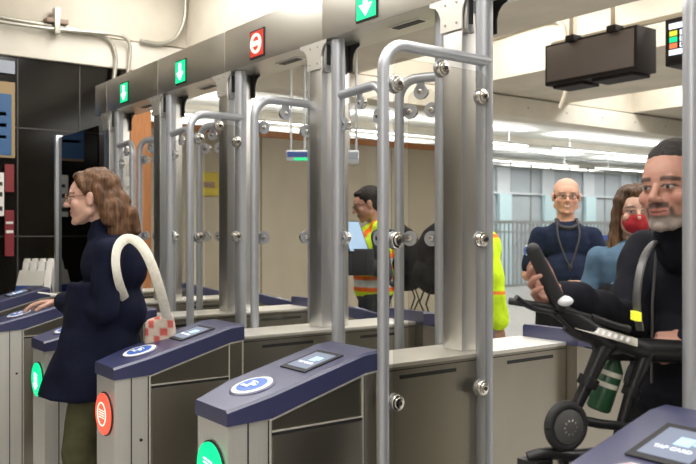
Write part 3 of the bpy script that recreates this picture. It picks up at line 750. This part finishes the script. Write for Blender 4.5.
def top_clothes(J, g=1., loose=0., sleeve='long', belly=0., arm=1.):
    b = MB()
    b.ell(J['chest']+V(0,.0,.02), (.160*g+loose,.118*g+loose,.16)); b.ell(J['waist']+V(0,.015*belly,0), (.145*g+loose+.01*belly,.118*g+loose+.02*belly,.17)); b.ell(J['pel']+V(0,0,.03), (.158*g+loose,.122*g+loose,.13))
    b.cap(J['chest']+V(0,-.01,.07), .095*g, J['neck']+V(0,0,-.025), .056)
    for s in 'lr':
        b.cap(J['chest']+V(0,-.01,.075), .075*g, J['s'+s], .057*g*arm+loose*.3)
        if sleeve == 'long': b.cap(J['s'+s], .057*g*arm+loose*.3, J['e'+s], .047*g*arm+loose*.3); b.cap(J['e'+s], .047*g*arm+loose*.3, J['w'+s].lerp(J['e'+s], .06), .040*g*arm+loose*.3)
        else: b.cap(J['s'+s], .060*g*arm, J['s'+s].lerp(J['e'+s], .78), .058*g*arm, 16)
    return b
def glasses_on(H, R, par, m='glasses'):
    b = MB()
    for s in (-1, 1):
        c = H+R@V(s*.032,.098,-.001); b.sweep([c+(R@V(math.cos(a)*.023,0,math.sin(a)*.017)) for a in [i/20*2*PI for i in range(21)]], .0016, 6)
        b.sweep([H+R@V(s*.054,.095,.004), H+R@V(s*.076,.06,.006), H+R@V(s*.082,-.01,.006)], .0018, 6)
    b.sweep([H+R@V(-.010,.100,.002), H+R@V(0,.103,.005), H+R@V(.010,.100,.002)], .0016, 6)
    b.build('glasses', M[m], par)
def place(px, py, z, facing):      # root on the floor below that place; facing is a floor-plan direction
    p = W(px, py, z); return (p.x, p.y, 0), math.atan2(facing[1], facing[0])-PI/2
def hairmesh(parts, H, R, par, colfn, voxel=.006, name='hair', amp=.004, sc=55):
    b = MB()
    for q in parts:
        if q[0] == 'e': b.ell(H+R@V(*q[1]), q[2], R)
        else: b.cap(H+R@V(*q[1]), q[2], H+R@V(*q[3]), q[4])
    return finish(b, name, M['hair'], par, voxel, 2, colfn, wrinkle=(amp, sc))
TOL = V(-RX,-RY,0); TOR = V(RX,RY,0); TOC = V(-FX,-FY,0)       # floor directions: photo-left, photo-right, to the camera

def loc_of(o_loc, rz, w):        # world point -> person's local frame
    return Matrix.Rotation(-rz, 3, 'Z') @ (Vector(w)-Vector(o_loc))

# --- woman in the navy coat, walking out past the gate, photo-left profile
loc, rz = place(102, 300, 3.52, (TOL+TOC*.10)[:2])
t = thing('person', 'woman in long navy coat with cream shoulder strap, walking left and tapping the reader', 'person', loc, rz, None)
J = std_joints(1.655)
R = rotm(.02, -.03, 0)
J['head'] = J['head']+V(0,.03,0)
wt = loc_of(loc, rz, W(62, 301, 3.56)); J['wl'] = wt; J['el'] = V(-.215,.02,1.08); J['sl'] = V(-.155,.0,1.315); J['sr'] = V(.155,-.01,1.315)
J['er'] = V(.20,-.04,1.06); J['wr'] = V(.19,.09,.90)
for q in ('chest','sl','sr','waist'): J[q] = J[q]+V(0,-.055,0)
J['el'] = V(-.20,-.055,1.07); J['neck'] = J['neck']+V(0,-.02,0)
# the arm nearer the camera is the one on local -x when she walks photo-left
J['kl'] = V(-.09,.08,.47); J['al'] = V(-.09,-.02,.09); J['kr'] = V(.09,-.02,.48); J['ar'] = V(.09,-.20,.10)
b = MB(); body_shapes(b, J, R, .93, hands={'l': ((.0,1,-.02), (0,0,-1), .30, 1), 'r': ((0,.5,-1), (-1,0,0), .4, -1)}, hs=.95)
skin = (.60,.36,.28)
finish(b, 'body', M['vcol'], t, .0045, 3, face_colour(J['head'], R, skin, brow=(.16,.09,.05)))
b = legs_clothes(J, .86, .100, .085, .078); finish(b, 'trousers', M['cloth'], t, .010, 6, lambda c: (.085,.085,.045), wrinkle=(.006, 14))
shoes(J, t)
b = top_clothes(J, .95, .028)
b.loft([[V(math.cos(a)*rx, math.sin(a)*ry+oy, z) for a in [i/28*2*PI for i in range(28)]] for z, rx, ry, oy in ((1.18,.17,.135,0), (1.0,.185,.155,.0), (.85,.205,.19,.02), (.70,.225,.235,.035))])
b.cap(J['neck']+V(0,.01,-.03), .078, J['neck']+V(0,.012,.015), .066)
finish(b, 'coat', M['cloth'], t, .009, 4, lambda c: (.006,.008,.022), wrinkle=(.014, 10))
def hc(c): f = noise.noise(Vector((c.x*60, c.y*60, c.z*7)))*.5+.5; return mix((.045,.022,.012), (.17,.085,.042), f)
hairmesh([('e', (0,-.030,.048), (.088,.100,.084)), ('e', (0,-.080,-.02), (.080,.062,.105)), ('c', (-.072,-.040,.03), .026, (-.075,-.085,-.10), .030), ('c', (.072,-.030,.03), .026, (.075,-.075,-.10), .030),
          ('c', (0,-.11,-.02), .055, (0,-.115,-.150), .052), ('c', (-.05,-.10,-.05), .045, (-.055,-.11,-.165), .034), ('c', (.05,-.10,-.05), .045, (.055,-.11,-.165), .034), ('c', (-.04,.040,.085), .024, (-.074,.018,.040), .016), ('c', (.04,.040,.085), .024, (.074,.018,.040), .016), ('e', (0,.035,.090), (.055,.042,.026)), ('c', (0,-.17,-.07), .030, (0,-.185,-.15), .022)], J['head'], R, t, hc, .0055, amp=.006, sc=42)
glasses_on(J['head'], R, t)
b = MB()
for z in (1.22, 1.06, .92): b.disc((-.235 if z < 1.1 else -.2, .07, z), (1,0,0), .014, .008)
# shoulder strap and bag: things she carries
bt = thing('tote_bag', 'cream strapped printed tote bag hanging behind the woman in navy coat', 'bag', loc, rz)
b = MB(); x = -.185
path = smooth_path([loc_of(loc, rz, W(*q)) for q in ((168,322,3.36), (161,292,3.30), (151,262,3.30), (141,244,3.36), (129,237,3.40), (119,243,3.345), (115,257,3.30), (117,276,3.29), (122,292,3.35), (127,303,3.44))], 2)
b.sweep(path, .0045, 10, flat=4.6, up=(0,1,0)); b.build('strap', M['strap'], bt)
b = MB().prism([(-.20,-.35,.76), (-.20,-.20,.74), (-.20,-.21,1.03), (-.20,-.32,1.06)], (.07,0,0), .012); finish(b, 'bag_body', M['cloth'], bt, .008, 4, lambda c: mix((.60,.50,.42), (.55,.12,.10), 1 if (int(c.y*40)+int(c.z*30)) % 3 == 0 else 0), wrinkle=(.008, 12))
b = MB(); a = wt+V(.02,-.06,0); ct = loc_of(loc, rz, W(74, 312, 3.50))
ph = MB().box(-.030, .030, -.045, .045, -.003, .003, .002); o = ph.build('card', M['card'], None); tag(o, 'pale plastic card held in the fingers of the woman in navy coat', 'card')
o.location = W(50, 294, 3.56); o.rotation_euler = (.15, .1, rz)

# --- staff man with folded hands
loc, rz = place(566, 300, 5.35, (TOC+TOL*.12)[:2])
t = thing('person', 'smiling bald man in navy polo shirt with lanyard, hands clasped, beyond the gates', 'person', loc, rz)
J = std_joints(1.745); R = rotm(-.05, -.05, -.03)
J['sl'] = V(-.166,-.01,1.365); J['sr'] = V(.166,-.01,1.365)
J['el'] = V(-.248,.02,1.11); J['er'] = V(.248,.02,1.11); J['wl'] = V(-.11,.215,1.055); J['wr'] = V(.06,.225,1.03)
b = MB(); body_shapes(b, J, R, 1.12, 1., 1.1, hands={'l': ((1,.25,-.05), (0,-1,0), .55, 1), 'r': ((-1,.2,.05), (0,-1,0), .55, -1)}, hs=.98)
skin = (.56,.30,.205)
stub = face_colour(J['head'], R, skin, smile=1.)
finish(b, 'body', M['vcol'], t, .0055, 2, stub)
Rb = R.inverted()
hairmesh([('e', (0,-.055,.000), (.079,.066,.048)), ('c', (-.074,-.012,.028), .008, (-.070,-.06,-.01), .014), ('c', (.074,-.012,.028), .008, (.070,-.06,-.01), .014)], J['head'], R, t, lambda c: (.035,.025,.02), .006, amp=.001)
glasses_on(J['head'], R, t, 'rubber')
b = legs_clothes(J, 1.08, .105, .085, .072); finish(b, 'trousers', M['cloth'], t, .010, 5, lambda c: (.012,.012,.014), wrinkle=(.006, 14))
shoes(J, t)
b = top_clothes(J, .99, .006, 'short', 1.6, 1.12)
def polo(c): return (.012,.018,.040)
po = finish(b, 'polo_shirt', M['cloth'], t, .008, 3, polo, wrinkle=(.008, 12))
b = MB().sweep(smooth_path([V(-.065,.02,1.475), V(-.06,.085,1.43), V(-.0,.10,1.415), V(.06,.085,1.43), V(.065,.02,1.475)]), .014, 8, flat=1.0); b.build('collar', M['blackf'], po)
MB().lathe((-.250,.02,1.27), [(.032,0), (.032,.004)], 20, (-1,.25,.1)).build('sleeve_emblem', M['rblue'], po)
em = MB().lathe((.258,.035,1.27), [(.036,0), (.036,.006)], 20, (1,.35,.12)).build('sleeve_emblem', M['ring'], po)
MB().lathe((.2645,.037,1.271), [(.028,0), (.028,.003)], 20, (1,.35,.12)).build('emblem_centre', M['rblue'], em)
b = MB().sweep(smooth_path([V(-.055,.06,1.475), V(-.075,.135,1.39), V(-.03,.168,1.24), V(.0,.175,1.17)]), .0035, 6, flat=1.8, up=(1,0,0)); b.sweep(smooth_path([V(.055,.06,1.475), V(.080,.135,1.39), V(.035,.168,1.24), V(.0,.175,1.17)]), .0035, 6, flat=1.8, up=(1,0,0))
b.box(-.006, .006, .172, .180, 1.05, 1.18); b.ell((0,.178,1.17), (.014,.008,.02)); ln = b.build('lanyard', M['blackf'], t)
MB().box(-.045, .010, .165, .172, .885, .985, .002).build('badge', M['card'], ln)
b = MB(); w0 = J['wr'].lerp(J['er'], .14); ax = (J['er']-J['wr']).normalized(); b.lathe(w0-ax*.012, [(.030,0), (.032,.004), (.032,.020), (.030,.024)], 18, ax); b.lathe(w0+V(0,.030,.004), [(.021,0), (.021,.010), (.017,.012)], 18, (.1,1,.2)); b.build('wrist_watch', M['rubber'], t)

# --- masked woman in denim jacket
loc, rz = place(634, 300, 3.85, (TOC+TOL*.15)[:2])
t = thing('person', 'woman with long brown hair, red face mask and denim jacket with dark cuffs', 'person', loc, rz)
J = std_joints(1.60); R = rotm(.0, -.05, 0)
J['el'] = V(-.235,-.04,1.05); J['wl'] = loc_of(loc, rz, W(602, 293, 3.72)); J['el'] = V(-.245,.0,1.13) if False else V(-.20,-.02,1.06)
J['er'] = V(.215,-.02,1.06); J['wr'] = V(.12,.20,1.0)
b = MB(); body_shapes(b, J, R, .92, hands={'l': ((.55,.75,-.35), (.3,-.2,-1), .55, 1), 'r': ((-.6,.8,0), (0,0,-1), .5, -1)}, hs=.92)
finish(b, 'body', M['vcol'], t, .0055, 2, face_colour(J['head'], R, (.58,.36,.27), brow=(.05,.03,.02)))
b = legs_clothes(J, .9); finish(b, 'trousers', M['cloth'], t, .010, 5, lambda c: (.015,.016,.022), wrinkle=(.005, 14)); shoes(J, t)
b = top_clothes(J, .96, .030)
def cuffd(c):
    d = min((c-J['wl']).length, (c-J['wr']).length); return mix((.008,.008,.01), (.085,.145,.215), ss(.065, .078, d))
finish(b, 'denim_jacket', M['cloth'], t, .009, 4, cuffd, wrinkle=(.012, 13))
def hc2(c): f = noise.noise(Vector((c.x*55, c.y*55, c.z*6)))*.5+.5; return mix(mix((.05,.028,.018), (.13,.07,.035), f), mix((.24,.11,.035), (.42,.22,.08), f), ss(1.42, 1.15, c.z))
hairmesh([('e', (0,-.028,.046), (.090,.104,.088)), ('e', (0,-.07,-.04), (.09,.055,.10)), ('c', (-.076,.005,.05), .024, (-.088,.00,-.12), .032), ('c', (.076,.005,.05), .024, (.088,.00,-.12), .032),
          ('c', (-.088,.00,-.12), .034, (-.10,.075,-.40), .032), ('c', (.088,.00,-.12), .034, (.10,.075,-.40), .032), ('c', (0,-.10,-.05), .06, (0,-.13,-.34), .06), ('e', (0,.03,.092), (.06,.045,.024))], J['head'], R, t, hc2, .006, amp=.006, sc=40)
b = MB(); b.ell(J['head']+R@V(0,.052,-.058), (.060,.055,.052), R); b.cap(J['head']+R@V(0,.102,-.022), .014, J['head']+R@V(0,.098,-.066), .018); b.cap(J['head']+R@V(0,.100,-.030), .016, J['head']+R@V(.04,.06,-.030), .016); b.cap(J['head']+R@V(0,.100,-.030), .016, J['head']+R@V(-.04,.06,-.030), .016); b.cap(J['head']+R@V(-.045,.04,-.05), .02, J['head']+R@V(.045,.04,-.05), .02)
mk = finish(b, 'face_mask', M['maskred'], t, .005, 4, lambda c: (1,0,0))
b = MB()
for s in (-1, 1): b.sweep([J['head']+R@V(s*.048,.066,-.028), J['head']+R@V(s*.078,.0,.015)], .002, 6)
b.build('ear_loop', M['maskred'], mk)

# --- man in hi-vis vest with tablet, photo-left profile
loc, rz = place(374, 300, 5.75, (TOL+TOC*.12)[:2])
t = thing('person', 'man in yellow safety vest with orange and silver stripes, reading a tablet', 'person', loc, rz)
J = std_joints(1.71); R = rotm(.0, -.30, 0); J['head'] += V(0,.035,-.005)
J['el'] = V(-.22,-.05,1.10); J['er'] = V(.21,.02,1.10); J['wl'] = V(-.20,.13,1.20); J['wr'] = V(-.02,.22,1.20)
b = MB(); body_shapes(b, J, R, 1.0, hands={'l': ((.2,1,.2), (.9,0,.2), .5, 1), 'r': ((-.2,1,.2), (-.9,0,.2), .5, -1)})
finish(b, 'body', M['vcol'], t, .0065, 2, face_colour(J['head'], R, (.46,.25,.18)))
hairmesh([('e', (0,-.028,.046), (.084,.100,.082)), ('e', (0,-.055,-.015), (.078,.062,.06)), ('e', (0,.03,.085), (.055,.045,.026))], J['head'], R, t, lambda c: (.02,.016,.015), .007, amp=.002)
glasses_on(J['head'], R, t, 'rubber')
b = legs_clothes(J, 1.); finish(b, 'trousers', M['cloth'], t, .011, 5, lambda c: (.03,.032,.036), wrinkle=(.006, 14)); shoes(J, t)
b = top_clothes(J, 1., .012); finish(b, 'jacket', M['cloth'], t, .010, 3, lambda c: (.05,.05,.055), wrinkle=(.007, 13))
Jv = dict(J); b = MB(); b.ell(J['chest']+V(0,0,.0), (.20,.15,.19)); b.ell(J['waist'], (.185,.145,.19)); b.ell(J['pel']+V(0,0,.05), (.185,.148,.10))
b.cap(V(-.12,-.01,1.42), .055, V(.12,-.01,1.42), .055)
def vest(c):
    for z0, z1, k in ((1.215,1.245,'o'), (1.165,1.215,'s'), (1.135,1.165,'o'), (1.06,1.09,'o'), (1.01,1.06,'s'), (.98,1.01,'o')):
        if z0 <= c.z < z1: return (.90,.16,.02) if k == 'o' else (.66,.68,.66)
    if abs(abs(c.x)-.115) < .02 and c.z > 1.24: return (.90,.16,.02)
    return (.58,.80,.03)
vv = finish(b, 'safety_vest', M['cloth'], t, .010, 3, vest, wrinkle=(.006, 12))
def tablet_at(rootloc, rz):
    tt = thing('tablet', 'tablet with bright blue-white screen held by the man in the yellow vest', 'tablet', rootloc, rz)
    c = V(-.20,.165,1.365); n = V(-.75,-.45,.48).normalized(); u = V(0,0,1).cross(n).normalized(); v = n.cross(u)
    q = lambda hx, hy, h: [c-u*hx-v*hy+n*h, c+u*hx-v*hy+n*h, c+u*hx+v*hy+n*h, c-u*hx+v*hy+n*h]
    MB().prism(q(.085,.120,-.008), n*.008, .002).build('tablet_case', M['rubber'], tt)
    MB().prism(q(.078,.112,.0), n*.0012).build('tablet_screen', emat('tablet_screen_glow', (.42,.62,.86), .8), tt, smooth=False)
    return tt
tablet_at(loc, rz)
b = MB(); b.box(-.27, -.24, .04, .22, 1.10, 1.28, .01); o = b.build('document_folder', M['blackf']); o.location = (*loc[:2], 0); o.rotation_euler = (0,0,rz); tag(o, 'dark folder held under the bright tablet', 'folder')
def backpack(loc, rz, label, h=.46, w=.30, z0=.99, y0=-.15):
    tt = thing('backpack', label, 'backpack', loc, rz, None)
    b = MB(); b.ell((0,y0-.09,z0+h*.5), (w*.5,.115,h*.52)); b.ell((0,y0-.10,z0+h*.28), (w*.48,.125,h*.30)); b.ell((0,y0-.16,z0+h*.3), (w*.36,.075,h*.22))
    finish(b, 'pack_body', M['cloth'], tt, .009, 3, lambda c: (.013,.013,.017), wrinkle=(.012, 15))
    MB().sweep([V(0,y0-.03,z0+h*.98), V(0,y0-.06,z0+h*1.08), V(0,y0-.11,z0+h*.98)], .008, 8).build('handle', M['blackf'], tt)
    for s in (-1, 1): MB().sweep(smooth_path([V(s*.085,y0-.02,z0+h*.92), V(s*.105,.0,z0+h*.98), V(s*.12,.13,z0+h*.75), V(s*.13,.10,z0+h*.3), V(s*.12,y0-.05,z0+h*.05)]), .007, 8, flat=2.6, up=(0,0,1)).build('shoulder_strap', M['blackf'], tt)
    for s in (-1, 1): MB().sweep([V(s*.06,y0-.12,z0+.08), V(s*.07,y0-.17,z0-.06), V(s*.05,y0-.13,z0-.16)], .005, 6, flat=2).build('strap_end', M['blackf'], tt)
backpack(loc, rz, 'black backpack on the back of the man in the yellow vest', .44, .30, .98, -.14)

# --- person in yellow jacket behind the post
loc, rz = place(473, 300, 5.0, (TOR*.8+TOC*-.15)[:2])
t = thing('person', 'person in bright yellow jacket, mostly hidden behind the middle gate post', 'person', loc, rz)
J = std_joints(1.70); R = rotm(0, -.1, 0)
J['el'] = V(-.24,.05,1.10); J['er'] = V(.24,.05,1.10); J['wl'] = V(-.24,.07,.86); J['wr'] = V(.24,.07,.86)
b = MB(); body_shapes(b, J, R, 1.03, hands={'l': ((0,.1,-1), (1,0,0), .4, 1), 'r': ((0,.1,-1), (-1,0,0), .4, -1)})
finish(b, 'body', M['vcol'], t, .007, 2, face_colour(J['head'], R, (.40,.22,.15)))
hairmesh([('e', (0,-.028,.046), (.084,.100,.082)), ('e', (0,-.055,-.015), (.078,.062,.06))], J['head'], R, t, lambda c: (.02,.016,.015), .008, amp=.002)
b = legs_clothes(J, 1.05); finish(b, 'trousers', M['cloth'], t, .011, 5, lambda c: (.012,.012,.016), wrinkle=(.006, 14)); shoes(J, t)
b = top_clothes(J, 1.1, .045)
def yj(c): return (.85,.22,.04) if (1.36 < c.z < 1.385) or (abs(c.z-1.04) < .012) else (.62,.86,.03)
finish(b, 'hi_vis_jacket', M['cloth'], t, .010, 3, yj, wrinkle=(.014, 11))
backpack(loc, rz, 'black backpack worn by the person in the bright yellow jacket', .42, .30, 1.02, -.15)

# --- man carrying the folding bike through the wide gate
loc, rz = place(690, 300, 2.34, (V(0,-1,0)+TOL*.10)[:2])
t = thing('person', 'bearded man in dark jacket coming through the wide gate holding a folding bike', 'person', loc, rz)
J = std_joints(1.66); R = rotm(.12, -.02, .03); J['head'] = loc_of(loc, rz, W(673, 188, 2.18)); J['neck'] = loc_of(loc, rz, W(688, 232, 2.25)); J['chest'] = V(0,-.02,1.20)
J['sl'] = V(-.185,-.01,1.31); J['sr'] = loc_of(loc, rz, W(644, 252, 2.44))
J['wl'] = V(.2,.25,1.0); J['el'] = V(-.2,.0,1.0)
# local frame: +y forward, +x is his right?  facing -Y in the world, local x points to world -X
wrp = loc_of(loc, rz, W(563, 297, 2.02)); sx = 1
near = 'r' if sx > 0 else 'l'; oth = 'l' if sx > 0 else 'r'
J['w'+near] = wrp; J['e'+near] = loc_of(loc, rz, W(628, 322, 2.28)); J['w'+oth] = loc_of(loc, rz, W(694, 338, 2.18)); J['e'+oth] = V(-sx*.25,.04,1.05)
tip = loc_of(loc, rz, W(526, 284, 1.975)); hd = (tip-wrp).normalized()
b = MB(); body_shapes(b, J, R, 1.08, .5, 1.04, hands={near: (tuple(hd), tuple(loc_of((0,0,0), rz, TOC*.35+V(0,0,.15)+TOR*.9)), .55, 1), oth: ((sx*.5,.4,-.1), (sx*.3,-.4,-1), 1.1, -1)}, hs=1.02)
def grey_beard(p): return mix((.05,.035,.03), (.30,.27,.25), ss(-.060, -.09, p.z))
finish(b, 'body', M['vcol'], t, .0036, 3, face_colour(J['head'], R, (.52,.27,.20), brow=(.03,.02,.018), beard=grey_beard, brow_w=1.4, smile=.5))
hairmesh([('e', (0,-.032,.050), (.080,.094,.078)), ('e', (0,-.055,-.005), (.080,.062,.06)), ('e', (0,.006,.078), (.062,.056,.046)), ('e', (0,-.02,.075), (.066,.08,.062))], J['head'], R, t, lambda c: (.035,.03,.028), .005, amp=.0015, sc=90)
b = legs_clothes(J, 1.05); finish(b, 'trousers', M['cloth'], t, .010, 5, lambda c: (.010,.010,.012), wrinkle=(.007, 14)); shoes(J, t)
b = top_clothes(J, 1.1, .022); b.cap(J['neck']+V(0,.01,-.03), .088, J['neck']+V(0,.02,.022), .078)
jk = finish(b, 'jacket', M['cloth'], t, .008, 3, lambda c: (.012,.013,.019), wrinkle=(.013, 13))
MB().sweep([V(.0,.150,1.38), V(.0,.172,1.20), V(0,.175,.98)], .004, 6).build('zip', M['bikeg'], jk)
st = MB().sweep(smooth_path([loc_of(loc, rz, W(*q)) for q in ((664,240,2.30), (652,243,2.20), (643,258,2.125), (638,280,2.10), (636,305,2.10), (640,330,2.12))]), .006, 8, flat=1.8, up=(1,0,0)); o = st.build('bag_strap', M['bikeg']); o.location = loc; o.rotation_euler = (0,0,rz)
tag(o, 'grey rucksack strap over the shoulder of the bearded man', 'strap')
MB().sweep([loc_of(loc, rz, W(636,312,2.09)), loc_of(loc, rz, W(636,320,2.095))], .007, 8, flat=2.4, up=(1,0,0)).build('yellow_tab', M['yled'], o)

# --- folding bike he is holding
c0 = W(590, 330, 2.0); B = thing('folding_bike', 'black folding bike with small front wheel held upright by the bearded man', 'bike', c0)
L = lambda px, py, z: W(px, py, z)-c0
b = MB().sweep(smooth_path([L(509,301,1.95), L(530,304,1.93), L(560,309,1.95), L(590,318,2.0)], 2), .009, 10); b.sweep([L(590,318,2.0), L(612,326,2.02), L(628,330,2.04)], .012, 10)
hb = b.build('handlebar', M['bike'], B)
MB().cap(L(533,250,1.91), .017, L(559,303,1.95), .020).build('grip', M['rubber'], hb)
MB().sweep(smooth_path([L(516,297,1.90), L(530,308,1.92), L(552,312,1.94)]), .007, 8).build('brake_lever', M['bike'], hb)
MB().ell(L(564,301,1.94), (.022,.022,.013)).build('bell', M['ring'], hb)
MB().sweep(smooth_path([L(556,314,1.95), L(575,334,1.98), L(605,345,2.0)]), .005, 8).build('cable', M['rubber'], hb)
MB().cap(L(556,308,1.97), .022, L(606,342,2.02), .030).build('stem', M['bike'], B)
u = (L(637,347,2.02)-L(573,326,2.00)); 
f = MB().sweep([L(566,324,2.0), L(580,330,2.0), L(645,351,2.05)], [.018,.026,.024], 14); f.sweep([L(600,348,2.03), L(690,352,2.15)], .030, 14); fr = f.build('frame_tube', M['bike'], B)
n = (V(-FX,-FY,0)+V(0,0,.5)).normalized(); p0 = L(575,325,1.975); p1 = L(637,343,1.995); ud = (p1-p0).normalized(); vd = n.cross(ud).normalized(); n2 = ud.cross(vd)
MB().prism([p0-vd*.010, p1-vd*.010, p1+vd*.010, p0+vd*.010], n2*.003).build('pale_label', M['conduit'], fr, smooth=False)
g = MB()
for i in range(8):
    q = p0+ud*(.018+i*.0165)+n2*.0032; g.prism([q-vd*.006, q+ud*.008-vd*.006, q+ud*.012+vd*.006, q+ud*.004+vd*.006], n2*.0008)
g.build('label_marks', M['ring'], fr, smooth=False)
f = MB().sweep([L(604,346,2.01), L(584,390,2.0), L(571,418,1.99)], [.022,.016,.014], 12); f.cyl(L(590,377,2.0), L(586,386,2.0), .026, n=14)
f.sweep([L(646,352,2.05), L(630,395,2.04), L(618,438,2.03)], [.020,.015,.014], 12); f.cyl(L(633,388,2.04), L(630,396,2.04), .024, n=14)
f.sweep([L(571,418,1.99), L(600,424,2.0), L(630,427,2.03)], .012, 10); f.sweep([L(571,420,1.99), L(560,452,1.98)], .012, 10); f.build('fork', M['bike'], B)
wc = L(566,426,1.97); wn = (TOC+TOR*.4).normalized()
wh = MB(); uu = wn.cross(V(0,0,1)).normalized(); wh.sweep(arc(wc, .050, 0, 2*PI*.999, uu, V(0,0,1), 28), .012, 10); wh = wh.build('wheel', M['rubber'], B)
q = MB().lathe(wc-wn*.018, [(.012,0), (.040,.006), (.042,.030), (.014,.038)], 24, wn); q.build('hub', M['bikeg'], wh)
q = MB()
for i in range(10):
    a = i/10*2*PI; q.cyl(wc+uu*math.cos(a)*.014+V(0,0,math.sin(a)*.014)+wn*.018, wc+uu*math.cos(a)*.046+V(0,0,math.sin(a)*.046)+wn*.004, .003, n=6)
q.build('spoke', M['conduit'], wh)
q = MB(); q.sweep(smooth_path([L(528,458,1.97), L(548,452,1.97), L(575,456,1.98), L(606,452,2.0)]), .016, 10); q.box(*[v for a in zip(L(535,462,1.97)-V(.03,.03,.008), L(535,462,1.97)+V(.03,.03,.008)) for v in a]); q.build('pedal_crank', M['bike'], B)
r2 = MB(); wc2 = L(600,560,2.03); r2.sweep(arc(wc2, .15, 0, 2*PI*.999, uu, V(0,0,1), 30), .020, 10); w2 = r2.build('rear_wheel', M['rubber'], B)
r2 = MB().lathe(wc2-wn*.02, [(.02,0), (.03,.01), (.03,.03), (.02,.04)], 16, wn)
for i in range(12):
    a = i/12*2*PI; r2.cyl(wc2, wc2+uu*math.cos(a)*.145+V(0,0,math.sin(a)*.145), .002, n=5)
r2.sweep([L(618,438,2.03), wc2+wn*.02], .012, 8); r2.sweep([L(560,452,1.98), wc2-wn*.02], .012, 8); r2.build('rear_hub', M['bike'], B)
w = W(607, 382, 2.08); bo = thing('water_bottle', 'dark green bottle with two pale stripes strapped to the folding bike', 'bottle', w)
d = (W(618,352,2.08)-W(598,412,2.08)).normalized()
MB().lathe(-d*.075, [(.026,0), (.031,.006), (.031,.11), (.016,.135), (.016,.155), (.018,.156), (.018,.17)], 20, d).build('bottle_body', M['green'], bo)
for h in (-.012, .018): MB().lathe(d*h, [(.0318,0), (.0318,.012)], 20, d).build('pale_stripe', M['strap'], bo)

# ------------------------------------------------------------------ camera
cd = bpy.data.cameras.new('Camera'); cam = bpy.data.objects.new('Camera', cd); C.objects.link(cam)
cam.location = (0, 0, CAMH); cam.rotation_euler = (PI/2, 0, math.atan2(FY, FX)-PI/2)
cd.sensor_width = 36; cd.lens = 812/696*36; cd.shift_y = -1/696; cd.clip_start = .05
cd.dof.use_dof = True; cd.dof.focus_distance = 3.1; cd.dof.aperture_fstop = 5.0
s = bpy.context.scene; s.camera = cam
s.view_settings.view_transform = 'Standard'; s.view_settings.look = 'None'; s.view_settings.gamma = 1; s.view_settings.exposure = 0.2
s.cycles.max_bounces = 8; s.cycles.transparent_max_bounces = 24
